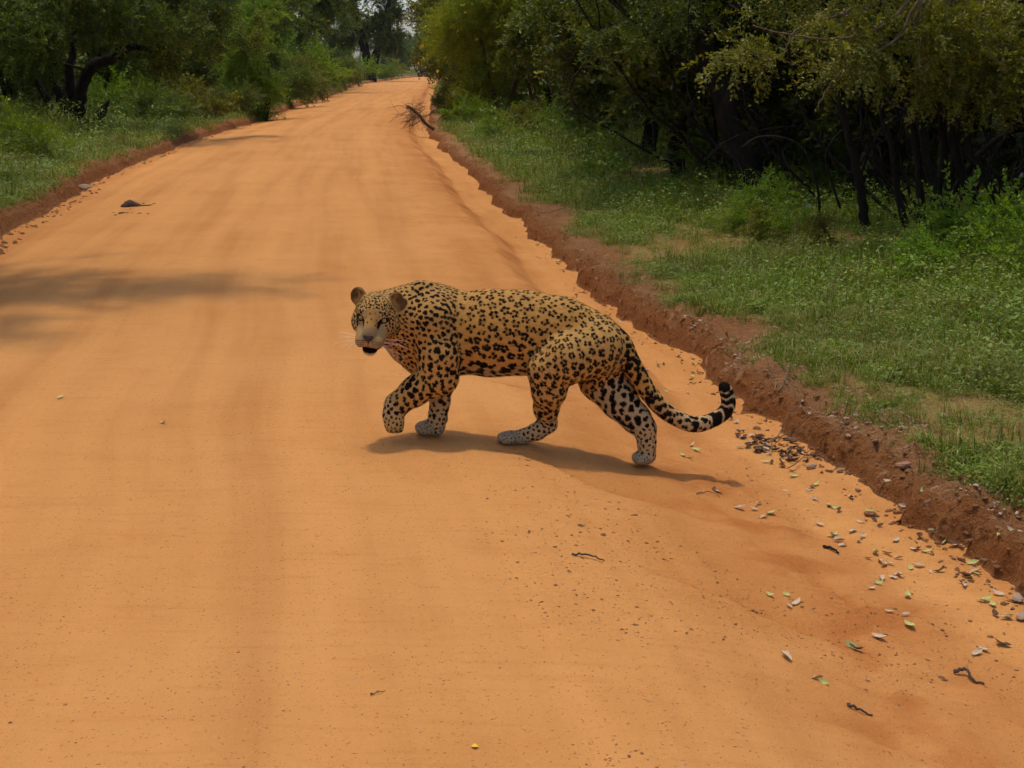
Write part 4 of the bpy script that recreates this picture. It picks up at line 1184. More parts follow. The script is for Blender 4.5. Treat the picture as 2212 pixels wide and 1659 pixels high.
# ---- tree kinds copied through the forest --------------------------------------------------
def kind_tree(seed, hgt, rad, kind, wood_mat, leaf_mat, stems, low, per=4, dens=1.0, cnt=1.0):
    rng = np.random.default_rng(seed)
    trunks = []
    for s in range(stems):
        a = rng.uniform(0, 6.28); lean = rng.uniform(0.1, 0.45) * rad
        e = np.array([math.cos(a) * lean, math.sin(a) * lean, hgt * rng.uniform(0.6, 0.8)])
        p = [np.zeros(3) + rng.normal(0, 0.06, 3) * [1, 1, 0], e * 0.3 + rng.normal(0, 0.1, 3), e * 0.62 + rng.normal(0, 0.16, 3), e]
        trunks.append((np.array(p), np.array([0.030, 0.024, 0.018, 0.007]) * hgt / math.sqrt(stems)))
    blobs = []
    for q in range(6):
        a = q * 1.05 + rng.uniform(-0.4, 0.4); rr = rad * rng.uniform(0.4, 0.7)
        blobs.append(((math.cos(a) * rr, math.sin(a) * rr, rng.uniform(low, hgt * 0.8)), (rad * 0.48, rad * 0.48, hgt * 0.15), 22 * cnt))
    blobs.append(((0, 0, hgt * 0.85), (rad * 0.7, rad * 0.7, hgt * 0.16), 40 * cnt))
    w_, l_ = grow(seed, trunks, blobs, kind, per, dens, twig_r=0.004 * hgt * 0.4, hang=0.15)
    root = link('forest_tree', None); tag(root, 'x', 'tree')
    link('trunk', w_.mesh('trunk', [wood_mat]), root)
    tag(link('branches', w_.limbs.mesh('branches', [wood_mat]), root), kind='stuff')
    link('crown', l_.mesh('crown', [leaf_mat], False), root)
    return root
KT = [kind_tree(51, 4.6, 2.3, 'mid', M['bark'], M['leaf_dark'], 3, 1.5, 6, 0.9, 1.4),
      kind_tree(52, 5.4, 2.6, 'mid', M['bark'], M['leaf_olive'], 2, 1.7, 6, 0.9, 1.4),
      kind_tree(53, 4.2, 2.2, 'midfeather', M['bark_red'], M['leaf_grey'], 4, 1.2, 5, 0.9, 1.3),
      kind_tree(54, 8.5, 4.2, 'far', M['bark'], M['leaf_dark'], 2, 2.2, 4, 0.7, 1.4),
      kind_tree(55, 8.0, 4.0, 'far', M['bark'], M['leaf_grey'], 2, 1.8, 4, 0.7, 1.4),
      kind_tree(56, 6.5, 3.4, 'far', M['bark_red'], M['leaf_bright'], 3, 1.4, 4, 0.6, 1.4)]
USED = [False] * len(KT)
def put(i, x, y, sc, label, group):
    rz = random.Random(int(x * 31 + y * 17)).uniform(0, 6.28)
    loc = (x, y, gz(x, y) - 0.03)
    if not USED[i]:
        USED[i] = True; r = KT[i]
        r.location = loc; r.rotation_euler = (0, 0, rz); r.scale = (sc,) * 3; r['label'] = label; r['group'] = group
        return r
    return clone(KT[i], loc, rz, sc, label, group)
rr_ = random.Random(9)
GR = 'trees of the wood right of the road'; GL = 'trees of the wood left of the road'; GF = 'trees where the road bends out of sight'
RW = ['front', 'second', 'third', 'rear']; KD = ['dark leaved tree', 'olive leaved tree', 'feathery grey green tree']
LBL_R = ['dark leaved tree deep in the shaded wood on the right', 'olive leaved tree deep in the shaded wood on the right', 'grey green feathery tree deep in the wood on the right']
LBL_L = ['dark leaved tree standing in the wood left of the road', 'olive leaved tree standing in the wood left of the road', 'grey green feathery tree standing in the wood left of the road']
def wood_right():
    Y = 11.0
    while Y < 75:
        off = 5.2 if Y < 17 else (3.4 if Y < 24 else 4.6 if Y < 48 else 2.4)
        for row in range(4):
            u_ = off + row * 3.0 + rr_.uniform(-0.6, 0.6) + (2.0 if Y < 22 else 0)
            x = float(xR(Y)) + u_
            if x / max(Y, 1) > (0.8 if Y < 40 else 0.52) and row > 0: continue
            i = rr_.choice([0, 0, 1, 2])
            put(i, x, Y + rr_.uniform(-0.8, 0.8), rr_.uniform(0.8, 1.15) * (1.3 if row > 0 else 1.0), KD[i] + ' in the ' + RW[row] + ' row of the right wood ' + ('beside the thicket' if Y < 15 else 'behind the leaning trunk' if Y < 20 else 'behind the climbers' if Y < 28 else 'behind the yellow blossoms' if Y < 42 else 'far past the blossoms'), GR)
        Y += 2.9 if Y < 40 else 5.0
wood_right()
def wood_left():
    Y = 33.0
    while Y < 78:
        for row in range(4):
            v_ = 4.0 + row * 3.4 + rr_.uniform(-0.7, 0.7) + (2.2 if Y < 44 else 0)
            x = float(xL(Y)) - v_
            if -x / Y > 0.46: continue
            i = rr_.choice([0, 1, 2, 0])
            put(i, x, Y + rr_.uniform(-1, 1), rr_.uniform(0.85, 1.25), KD[i] + ' in the ' + RW[row] + ' row of the left wood ' + ('near the crooked limb' if Y < 42 else 'behind the roadside bush' if Y < 55 else 'past the roadside bush' if Y < 67 else 'farther off'), GL)
        Y += 4.0
    for Y in (84, 94, 106, 118, 132, 150, 172, 200, 235, 275):
        for row in range(3):
            x = float(xL(Y)) - (4.5 if Y < 160 else 8.5) - row * 6.5 + rr_.uniform(-1, 1)
            i = rr_.choice([3, 4, 5])
            put(i, x, Y + rr_.uniform(-3, 3), (rr_.uniform(0.95, 1.25) + (0.35 if 100 < Y < 140 else 0)) * (1.0 if Y < 160 else 0.72), ['dark round crowned tree farther along the left of the road', 'grey green round crowned tree farther along the left of the road', 'bright green tree farther along the left of the road'][i - 3], GL)
        x = float(xR(Y)) + 4.0 + rr_.uniform(0, 2)
        for row in range(2):
            i = rr_.choice([3, 4, 5])
            put(i, x + row * 7, Y + rr_.uniform(-3, 3), rr_.uniform(0.6, 0.8), ['dark round crowned tree farther along the right of the road', 'grey green round crowned tree farther along the right of the road', 'bright green tree farther along the right of the road'][i - 3], 'trees farther along the right of the road')
wood_left()
for Yo in (16, 20, 24, 28, 32):
    for a_ in (0.47, 0.62, 0.80):
        i = rr_.choice([0, 1, 2, 0]); put(i, -a_ * Yo - 1.2, Yo + rr_.uniform(-1, 1), rr_.uniform(0.9, 1.2), KD[i] + ' in the left wood beyond the left picture edge', 'trees of the left wood beyond the picture edge')
for (px, Y, sc, i) in [(822, 270, 0.55, 4), (838, 285, 0.6, 3), (868, 330, 0.75, 4), (884, 360, 0.75, 3), (900, 345, 0.85, 4), (916, 380, 1.1, 4), (930, 350, 1.0, 3), (946, 370, 1.1, 4), (962, 350, 1.2, 3), (852, 320, 1.1, 3), (905, 400, 1.1, 4), (925, 420, 1.3, 3), (985, 380, 1.2, 4), (875, 420, 1.2, 3)]:
    p = at_y(px, 150, Y)
    put(i, p[0], Y, sc, ['dark far off tree closing the view at the end of the road', 'grey green far off tree closing the view at the end of the road'][i - 3], GF)
print('forest', time.time() - T0)
# ------------------------------------------------------------------ shrubs, grass, litter
def kind_shrub(seed, hgt, rad, kind, leaf_mat, cnt, per=4, dens=1.0):
    rng = np.random.default_rng(seed)
    trunks = []
    for s in range(5):
        a = s * 1.256 + rng.uniform(-0.4, 0.4)
        e = np.array([math.cos(a) * rad * 0.6, math.sin(a) * rad * 0.6, hgt * 0.75])
        trunks.append((np.array([[0, 0, -0.03], e * 0.5 + [0, 0, 0.12 * hgt], e]), np.array([0.014, 0.010, 0.004]) * hgt))
    w_, l_ = grow(seed, trunks, [((0, 0, hgt * 0.55), (rad, rad, hgt * 0.45), cnt)], kind, per, dens, twig_r=0.004, min_h=0.2)
    root = link('shrub', None); tag(root, 'x', 'shrub')
    link('stems', w_.mesh('stems', [M['twig']]), root)
    tag(link('branches', w_.limbs.mesh('branches', [M['twig']]), root), kind='stuff')
    link('foliage', l_.mesh('foliage', [leaf_mat], False), root)
    return root
SH = dict(fern=kind_shrub(71, 0.55, 0.45, 'feather', M['leaf_bright'], 34, 3, 0.9),
          green=kind_shrub(72, 0.8, 0.6, 'small', M['leaf_bright'], 46, 3, 1.0),
          grey=kind_shrub(73, 1.1, 1.1, 'small', M['leaf_grey'], 110, 4, 1.2),
          olive=kind_shrub(74, 1.3, 1.1, 'mid', M['leaf_olive'], 80, 4, 0.6))
SUSED = {}
def shrub(kind, px, py, sc, label, group=None, up=0.0):
    p = bp(px, py); p[2] -= 0.02
    rz = (px * 7.3 + py) % 6.28
    if kind not in SUSED:
        SUSED[kind] = 1; r = SH[kind]; r.location = p; r.rotation_euler = (0, 0, rz); r.scale = (sc,) * 3; r['label'] = label
        if group: r['group'] = group
    else:
        r = clone(SH[kind], p, rz, sc, label, group)
        if not group and 'group' in r: del r['group']
    return r
shrub('fern', 1480, 400, 1.1, 'bright ferny plant growing at the foot of the leaning trunk')
shrub('fern', 1530, 385, 1.0, 'small ferny plant close left of the leaning trunk base')
shrub('fern', 1430, 330, 1.1, 'ferny plant in the shade below the looping vine')
shrub('fern', 1800, 400, 1.1, 'dim ferny plant between the leaning trunk and the forked tree')
shrub('green', 1075, 312, 0.75, 'low bright green bush on the right verge past the ditch')
shrub('green', 1135, 240, 1.2, 'light green sprouting bush under the yellow flowered tree')
shrub('green', 1660, 470, 0.55, 'small leafy weed right of the leaning trunk')
shrub('green', 2090, 560, 0.75, 'leafy yellow green weed before the thicket stems')
shrub('green', 2170, 600, 0.6, 'leafy weed near the right edge below the thicket')
shrub('green', 1700, 525, 0.42, 'low weed in the grass below the white flowers')
shrub('olive', 1745, 550, 0.28, 'brownish weed in the grass before the slender sapling')
shrub('olive', 1655, 520, 0.26, 'brownish weed in the grass just below the leaning trunk')
shrub('green', 1585, 505, 0.4, 'low weed in the grass left of the leaning trunk')
shrub('green', 1985, 600, 0.42, 'low weed in the grass in front of the thicket')
shrub('green', 1300, 395, 0.5, 'low weed in the grass halfway along the right verge')
shrub('green', 25, 345, 1.0, 'yellow green leafy weed on the left verge at the picture edge')
shrub('green', 90, 350, 0.7, 'small leafy weed on the left verge beside the picture edge')
shrub('olive', 430, 262, 0.95, 'rounded olive bush on the left verge before the bend')
shrub('grey', 350, 268, 0.85, 'grey green low bush beside the rounded olive bush')
shrub('grey', 500, 250, 0.9, 'grey green bush sprawling onto the left road edge')
shrub('green', 250, 262, 1.4, 'bright green bush behind the dead stump')
shrub('green', 310, 250, 1.3, 'bright green bush between the left trunks')
G1 = 'bushes along the left verge toward the far trees'
for i, (px, py) in enumerate([(620, 228), (650, 212), (690, 203), (715, 192), (745, 184), (780, 176), (820, 171), (850, 168), (640, 200), (700, 186)]):
    shrub(['grey', 'olive', 'green'][i % 3], px, py, [1.5, 1.4, 2.4][i % 3] * (1.0 + 0.05 * i), ['grey green bush along the left verge toward the far trees', 'olive bush along the left verge toward the far trees', 'bright green bush along the left verge toward the far trees'][i % 3], G1)
G2 = 'bushes under the trees along the right verge'
for i, (px, py) in enumerate([(965, 238), (985, 262), (1010, 275), (1040, 262), (1160, 285), (1200, 300), (1240, 285), (1010, 245), (950, 205), (1290, 310), (1130, 300)]):
    shrub(['grey', 'olive', 'green'][i % 3], px, py, [0.62, 0.6, 1.0][i % 3], ['grey green bush under the trees along the right verge', 'olive bush under the trees along the right verge', 'bright green bush under the trees along the right verge'][i % 3], G2)

# looping vines in the gap of the right wood
def vine(pts, Y, r, label):
    q = px_path(pts, Y); b = np.array([q[0][0], Y, gz(q[0][0], Y)]); k = m_per_px(Y)
    vb = MB(); c = curve_pts(q, len(pts) * 5); vb.tube(c, np.linspace(r, r * 0.7, len(c)) * k, 6)
    tag(link('vine', vb.mesh('vine', [M['bark']], True, b), loc=b), label, 'vine')
vine([(1525, 350), (1492, 325), (1487, 270), (1500, 215), (1540, 170), (1580, 130), (1600, 60), (1610, -60)], 19.0, 2.6, 'dark vine looping down almost to the grass left of the leaning trunk')
vine([(1522, 348), (1560, 312), (1610, 288), (1680, 276), (1745, 270), (1800, 240), (1840, 170), (1850, 40)], 18.6, 2.6, 'dark vine curving sideways from the loop toward the forked tree')
vine([(1772, 470), (1765, 400), (1740, 330), (1700, 300), (1640, 296), (1600, 320)], 15.8, 3.0, 'bent dark vine arching between the leaning trunk and the forked tree')
vine([(1815, 450), (1790, 370), (1785, 330), (1810, 290), (1850, 250), (1870, 120), (1880, -60)], 15.6, 2.8, 'dark vine arched like a bow beside the forked tree')
vine([(1415, 330), (1412, 270), (1402, 200), (1395, 100), (1390, -40)], 20.5, 3.5, 'thin pale stem standing straight under the climber covered tree')
# thin stems of the mid right understorey
GS = 'thin stems in the shade of the right wood'
for i, (x0, x1, yb, r) in enumerate([(1195, 1180, 285, 3), (1240, 1215, 300, 4), (1292, 1288, 300, 7), (1215, 1200, 275, 4), (1330, 1310, 310, 3), (1452, 1470, 330, 4), (1150, 1120, 265, 4)]):
    Y_ = bp(x0, yb)[1]
    q = px_path([(x0, yb + 6), ((x0 * 2 + x1) / 3 + 5, yb - 70), (x1, yb - 150), (x1 - 10, yb - 330)], Y_); b_ = np.array([q[0][0], Y_, gz(q[0][0], Y_)])
    vb = MB(); vb.tube(curve_pts(q, 14), np.linspace(r, r * 0.6, 14) * m_per_px(Y_), 6)
    tag(link('sapling', vb.mesh('sapling', [M['bark_red']], True, b_), loc=b_), 'thin bare stem standing in the shade of the right wood', 'sapling', GS)

GT = 'thin dark stems tangled in the thicket on the right'
rt = random.Random(21)
for i in range(46):
    x0 = rt.uniform(1540, 2240); yb = 395 + (x0 - 1500) * 0.17 + rt.gauss(0, 14); Y_ = bp(x0, yb)[1]
    ln = rt.gauss(-0.15, 0.45); cv = rt.gauss(0, 60)
    q = px_path([(x0, yb + 5), (x0 + ln * 90 + cv * 0.7, yb - 90), (x0 + ln * 190 + cv, yb - 190), (x0 + ln * 330, yb - 330), (x0 + ln * 420 - cv, yb - 480)], Y_); b_ = np.array([q[0][0], Y_, gz(q[0][0], Y_)])
    vb = MB(); c_ = curve_pts(q, 22); c_[1:-1] += np.random.default_rng(i).normal(0, 0.012, (20, 3)); r_ = rt.uniform(2.2, 5.5); vb.tube(c_, np.linspace(r_, r_ * 0.45, 22) * m_per_px(Y_), 6)
    for q_ in range(rt.choice([1, 2, 3])):
        a_ = c_[rt.randint(4, 14)]; e_ = a_ + np.array([rt.gauss(0, 0.5), rt.gauss(0, 0.3), rt.uniform(0.1, 0.7)])
        vb.tube(curve_pts([a_, (a_ + e_) / 2 + np.array([rt.gauss(0, 0.1), 0, 0.05]), e_], 8), np.linspace(r_ * 0.5, r_ * 0.2, 8) * m_per_px(Y_), 5)
    tag(link('bare_stem', vb.mesh('bare_stem', [M['bark']], True, b_), loc=b_), 'thin dark bare stem in the tangled thicket on the right', 'stem', GT)

# ---- grass: clumps instanced over the verges -------------------------------------------------
def grass_clump(seed, n, hgt, spread, bend, w_):
    rng = np.random.default_rng(seed); mb = MB()
    for q in range(n):
        a = rng.uniform(0, 6.28); p = np.array([rng.normal(0, spread), rng.normal(0, spread), -0.01])
        d = np.array([math.cos(a), math.sin(a), 0]); s = np.array([-d[1], d[0], 0])
        L = hgt * rng.uniform(0.5, 1.2); bn = bend * rng.uniform(0.4, 1.4); ww = w_ * rng.uniform(0.7, 1.3)
        c1 = p + d * L * 0.3 * bn + np.array([0, 0, L * 0.55]); c2 = p + d * L * bn + np.array([0, 0, L * (1.0 - 0.45 * bn)])
        mb.add([p - s * ww, p + s * ww, c1 + s * ww * 0.8, c1 - s * ww * 0.8, c2], [(0, 1, 2, 3)], [(3, 2, 4)], rng.random() ** 1.4)
    return mb
def herb_clump(seed, n, hgt, spread, ls):
    rng = np.random.default_rng(seed); mb = MB()
    for q in range(n):
        p = np.array([rng.normal(0, spread), rng.normal(0, spread), rng.uniform(0.005, hgt)])
        a = rng.uniform(0, 6.28); el = rng.normal(0.1, 0.4); d = np.array([math.cos(a) * math.cos(el), math.sin(a) * math.cos(el), math.sin(el)])
        s = np.array([-math.sin(a), math.cos(a), rng.normal(0, 0.3)]); L = ls * rng.uniform(0.6, 1.3)
        mb.add([p, p + d * L * 0.5 + s * L * 0.32, p + d * L, p + d * L * 0.5 - s * L * 0.32], None, [(0, 1, 2), (0, 2, 3)], rng.random())
    return mb
def hidden(name, mb, mat):
    return bpy.data.objects.new(name, mb.mesh(name, [mat], False))
CL = bpy.data.collections.new('ground_cover_kinds')
items = [hidden('cover_a', grass_clump(1, 26, 0.10, 0.05, 0.9, 0.0022), M['grass']), hidden('cover_b', grass_clump(2, 22, 0.16, 0.05, 0.8, 0.0026), M['grass']),
         hidden('cover_c', herb_clump(3, 46, 0.06, 0.07, 0.022), M['herb']), hidden('cover_d', herb_clump(4, 40, 0.10, 0.07, 0.030), M['herb']),
         hidden('cover_e', grass_clump(5, 20, 0.26, 0.06, 0.7, 0.003), M['grass'])]
items += [hidden('cover_f', herb_clump(6, 60, 0.26, 0.09, 0.034), M['herb']), hidden('cover_g', grass_clump(7, 10, 0.40, 0.08, 0.6, 0.0022), M['grass'])]
for it in items: CL.objects.link(it)
def scatter(name, pts, scl, vid, label):
    me = bpy.data.meshes.new(name); me.from_pydata([tuple(p) for p in pts], [], [])
    rng = np.random.default_rng(1)
    n = len(pts)
    a = me.attributes.new('rot', 'FLOAT_VECTOR', 'POINT'); rv = np.zeros((n, 3), np.float32); rv[:, 2] = rng.uniform(0, 6.28, n); rv[:, :2] = rng.normal(0, 0.12, (n, 2)); a.data.foreach_set('vector', rv.ravel())
    a = me.attributes.new('scl', 'FLOAT', 'POINT'); a.data.foreach_set('value', np.asarray(scl, np.float32))
    a = me.attributes.new('vid', 'INT', 'POINT'); a.data.foreach_set('value', np.asarray(vid, np.int32))
    o = link(name, me); tag(o, label, 'grass', kind='stuff')
    g = bpy.data.node_groups.new(name, 'GeometryNodeTree')
    g.interface.new_socket('Geometry', in_out='INPUT', socket_type='NodeSocketGeometry'); g.interface.new_socket('Geometry', in_out='OUTPUT', socket_type='NodeSocketGeometry')
    N_ = g.nodes; gi = N_.new('NodeGroupInput'); go = N_.new('NodeGroupOutput')
    ip = N_.new('GeometryNodeInstanceOnPoints'); ci = N_.new('GeometryNodeCollectionInfo'); ci.inputs[0].default_value = CL; ci.inputs[1].default_value = True; ci.inputs[2].default_value = True
    def na(nm, ty):
        x = N_.new('GeometryNodeInputNamedAttribute'); x.data_type = ty; x.inputs[0].default_value = nm; return x.outputs[0]
    L_ = g.links.new
    L_(gi.outputs[0], ip.inputs['Points']); L_(ci.outputs[0], ip.inputs['Instance']); ip.inputs['Pick Instance'].default_value = True
    L_(na('vid', 'INT'), ip.inputs['Instance Index']); L_(na('rot', 'FLOAT_VECTOR'), ip.inputs['Rotation']); L_(na('scl', 'FLOAT'), ip.inputs['Scale'])
    L_(ip.outputs[0], go.inputs[0])
    md = o.modifiers.new('scatter', 'NODES'); md.node_group = g
    return o
def cover(side, n, Y0, Y1, U, name, label):
    rng = np.random.default_rng(31 if side > 0 else 32)
    t = rng.random(n * 3)
    Y = 1 / (1 / Y0 + t * (1 / Y1 - 1 / Y0))                 # denser near the camera
    u = rng.random(n * 3) ** 1.25 * U + (0.16 if side > 0 else 0.06)
    x = xR(Y) + u if side > 0 else xL(Y) - u
    z, red, green, uu, vv = ground(x, Y, True)
    ok = (rng.random(n * 3) < np.clip(green * 1.15 - 0.1, 0.02, 1) * (1 - 0.6 * smooth(0.0, -0.32, fbm(x * 0.8, Y * 0.55, 83, 4)))) & (np.abs(x) / Y < (0.50 if side > 0 else 0.72))
    x, Y, z, u, green = (q[ok][:n] for q in (x, Y, z, u, green))
    pat = fbm(x * 0.9, Y * 0.7, 81, 3)
    vid = np.where(rng.random(len(x)) < 0.5 + 0.5 * pat, rng.choice([0, 1, 1], len(x)), rng.choice([2, 3, 2], len(x)))
    vid = np.where((rng.random(len(x)) < 0.05), 4, vid)
    far_in = smooth(0.6, 2.0, u)
    vid = np.where((rng.random(len(x)) < 0.10 * far_in), 5, vid)
    vid = np.where((rng.random(len(x)) < 0.07 * far_in), 6, vid)
    s = rng.uniform(0.6, 1.3, len(x)) * np.clip(0.5 + 0.5 * green, 0.5, 1) * np.clip(Y / 14, 0.95, 2.3) * (0.75 + 0.25 * smooth(0.3, 2.5, u))
    scatter(name, np.stack([x, Y, z], 1), s, vid, label)
cover(1, 26000, 3.4, 70, 9, 'grass', 'low green grass and herbs covering the right verge')
cover(-1, 17000, 9, 110, 11, 'grass', 'low green grass and herbs covering the left verge')

# ---- stones, clods, gravel -------------------------------------------------------------------
def stone_mesh(seed, mat, flat=0.6):
    rng = np.random.default_rng(seed)
    th = np.linspace(0, math.pi, 6); ph = np.linspace(0, 2 * math.pi, 8, endpoint=False)
    V = [[0, 0, 1]] + [[math.sin(a) * math.cos(b_), math.sin(a) * math.sin(b_), math.cos(a)] for a in th[1:-1] for b_ in ph] + [[0, 0, -1]]
    V = np.array(V)
    for q in range(5):
        d = rng.normal(0, 1, 3); d /= np.linalg.norm(d); c = rng.uniform(0.45, 0.8)
        ex = np.maximum(V @ d - c, 0); V = V - ex[:, None] * d
    V = V * [1, rng.uniform(0.6, 0.9), flat * rng.uniform(0.6, 1.0)] * 0.5
    T = [(0, 1 + j, 1 + (j + 1) % 8) for j in range(8)] + [(33, 25 + (j + 1) % 8, 25 + j) for j in range(8)]
    Qd = [(1 + i * 8 + j, 9 + i * 8 + j, 9 + i * 8 + (j + 1) % 8, 1 + i * 8 + (j + 1) % 8) for i in range(3) for j in range(8)]
    return V, np.array(Qd), np.array(T)
STN = [stone_mesh(200 + i, None) for i in range(6)]
STM = [mesh_np('stone', v, [q, t], [M['stone'] if i < 4 else M['stone_red']], False) for i, (v, q, t) in enumerate(STN)]
def stones(name, pts, sizes, sink, mat_i, label, cat, group):
    rg_ = random.Random(3)
    for (p, s) in zip(pts, sizes):
        o = link(name, STM[rg_.choice(mat_i)], None, (p[0], p[1], p[2] + s * sink), (rg_.gauss(0, 0.2), rg_.gauss(0, 0.2), rg_.uniform(0, 6.28)), s)
        tag(o, label, cat, group)
rg = np.random.default_rng(77)
def rand_right(n, Y0, Y1, u0, u1):
    t = rg.random(n); Y = 1 / (1 / Y0 + t * (1 / Y1 - 1 / Y0)); x = xR(Y) + rg.uniform(u0, u1, n)
    return np.stack([x, Y, ground(x, Y)], 1)
p = rand_right(60, 4.2, 11, 0.16, 0.9)
stones('stone', p, rg.uniform(0.02, 0.055, 60), 0.15, [0, 1, 2, 3], 'small pale stone lying on top of the right bank', 'stone', 'pale stones on top of the right bank')
p = rand_right(40, 4.2, 12, 0.1, 0.6)
stones('clod', p, rg.uniform(0.03, 0.075, 40), 0.1, [4, 5], 'reddish clod of earth on the right bank edge', 'clod', 'earth clods on the right bank edge')
for px, py, s, lab in [(1750, 1013, 0.075, 'pale angular stone lying in the ditch behind the leopard'), (1813, 1020, 0.055, 'small pale stone at the foot of the bank beside the angular stone'), (1950, 1010, 0.10, 'flat pinkish stone on the bank top above the ditch'), (1830, 985, 0.05, 'white stone on the bank edge above the ditch'), (2020, 1050, 0.06, 'rounded pinkish stone on the bank top farther right'), (2200, 1300, 0.09, 'pale stone at the right picture edge in the ditch'), (2212, 1340, 0.08, 'lower pale stone at the right picture edge in the ditch')]:
    q = bp(px, py); o = link('stone', STM[0 if 'pink' not in lab else 5], None, (q[0], q[1], q[2] + s * 0.18), (0.1, 0.2, px), s); tag(o, lab, 'stone')
q = bp(182, 412); o = link('stone', STM[2], None, (q[0], q[1], q[2] + 0.06), (0.1, 0.1, 0.4), (0.28, 0.2, 0.18)); tag(o, 'grey stone at the foot of the left bank', 'stone')
def joined(name, pts, sizes, mats, label, cat, sink=0.1):
    mb = MB(); r2 = np.random.default_rng(8)
    for p_, s in zip(pts, sizes):
        v, q_, t_ = STN[r2.integers(6)]; a = r2.uniform(0, 6.28)
        R = np.array([[math.cos(a), -math.sin(a), 0], [math.sin(a), math.cos(a), 0], [0, 0, 1]])
        mb.add(v * s @ R.T + p_ + [0, 0, s * sink], q_, t_, r2.random())
    o = link(name, mb.mesh(name, mats, False)); tag(o, label, cat, kind='stuff')
def gravel_patch(n, Y0, Y1, u0, u1):
    p_ = rand_right(n * 3, Y0, Y1, u0, u1)
    keep = fbm(p_[:, 0] * 2.5, p_[:, 1] * 2.0, 91, 3) > -0.05
    return p_[keep][:n]
gp = np.concatenate([gravel_patch(1300, 6.4, 10.5, 0.10, 0.6), gravel_patch(800, 4.0, 7, 0.12, 0.8), gravel_patch(300, 10, 22, 0.12, 0.5)])
joined('gravel', gp, rg.gamma(2.0, 0.005, len(gp)) + 0.004, [M['stone']], 'pale gravel strewn along the top of the right bank', 'gravel')
cp = rand_right(1500, 3.6, 16, -0.16, 0.32); joined('earth_crumbs', cp, rg.gamma(2.0, 0.008, 1500) + 0.006, [M['bank']], 'crumbs of red earth fallen from the right bank', 'earth')
cp = rand_right(4200, 3.3, 9, -2.1, -0.35); cp = cp[fbm(cp[:, 0] * 1.6, cp[:, 1] * 1.3, 95, 3) > -0.02]; joined('earth_crumbs', cp, rg.gamma(1.6, 0.0034, len(cp)) + 0.003, [M['bank']], 'crumbs of red earth strewn over the sloping right side of the road', 'earth', 0.0)
tL = rg.random(400); Yl = 1 / (1 / 14 + tL * (1 / 50 - 1 / 14)); xl = xL(Yl) + rg.uniform(-0.25, 0.25, 400)
joined('earth_crumbs', np.stack([xl, Yl, ground(xl, Yl)], 1), rg.uniform(0.02, 0.08, 400), [M['bank']], 'crumbs of red earth along the left bank', 'earth')
# road grit
t = rg.random(2600); Yg = 1 / (1 / 3.2 + t * (1 / 16 - 1 / 3.2)); xg = xL(Yg) + rg.random(2600) * (xR(Yg) - xL(Yg)); ok = np.abs(xg) / Yg < 0.45
xg, Yg = xg[ok], Yg[ok]; gs = np.stack([xg, Yg, ground(xg, Yg)], 1); sz = rg.gamma(2.0, 0.0014, len(gs)) + 0.0025
h_ = rg.random(len(gs)) < 0.6
joined('road_grit', gs[h_], sz[h_], [M['stone']], 'pale grit scattered over the dirt road', 'grit', 0.05)
joined('road_grit', gs[~h_], sz[~h_], [M['bank']], 'dark grit scattered over the dirt road', 'grit', 0.05)

# ---- fallen leaves and twigs ----------------------------------------------------------------
def leaf_mesh(seed, mat):
    rng = np.random.default_rng(seed)
    L, W = 1.0, rng.uniform(0.36, 0.5); curl = rng.uniform(0.2, 1.3); fold = rng.uniform(0.2, 1.1); tw = rng.normal(0, 0.5)
    V = []; n = 6
    for i in range(n + 1):
        t_ = i / n; w_ = W * math.sin(math.pi * min(1, t_ * 0.97 + 0.02)) ** 0.8 * 0.5
        zc = curl * (t_ - 0.5) ** 2; y = t_ - 0.5
        V += [(-w_, y, zc + (fold + tw * y) * w_), (0.06 * math.sin(5 * t_), y, zc), (w_, y, zc + (fold - tw * y) * w_ * rng.uniform(0.4, 1.2))]
    Qd = [(3 * i + j, 3 * i + j + 1, 3 * i + j + 4, 3 * i + j + 3) for i in range(n) for j in (0, 1)]
    return mesh_np('fallen_leaf', np.array(V), np.array(Qd), [mat])
LM = {k_: [leaf_mesh(300 + i * 3 + j, M[k_]) for i in range(4)] for j, k_ in enumerate(('dry_leaf', 'green_leaf', 'brown_leaf'))}
def drop(px, py, kind, label, group, s=None):
    q = bp(px, py); r2 = random.Random(int(px * 13 + py * 7))
    s = s or r2.uniform(0.036, 0.062)
    x = ground(q[0] + 0.04, q[1]) - ground(q[0] - 0.04, q[1]); y = ground(q[0], q[1] + 0.04) - ground(q[0], q[1] - 0.04)
    o = link('fallen_leaf', r2.choice(LM[kind]), None, (q[0], q[1], q[2] + 0.003 + 0.004 * r2.random()), (math.atan2(float(y), 0.08) + r2.gauss(0, 0.15), -math.atan2(float(x), 0.08) + r2.gauss(0, 0.15), r2.uniform(0, 6.28)), s)
    return tag(o, label, 'leaf', group)
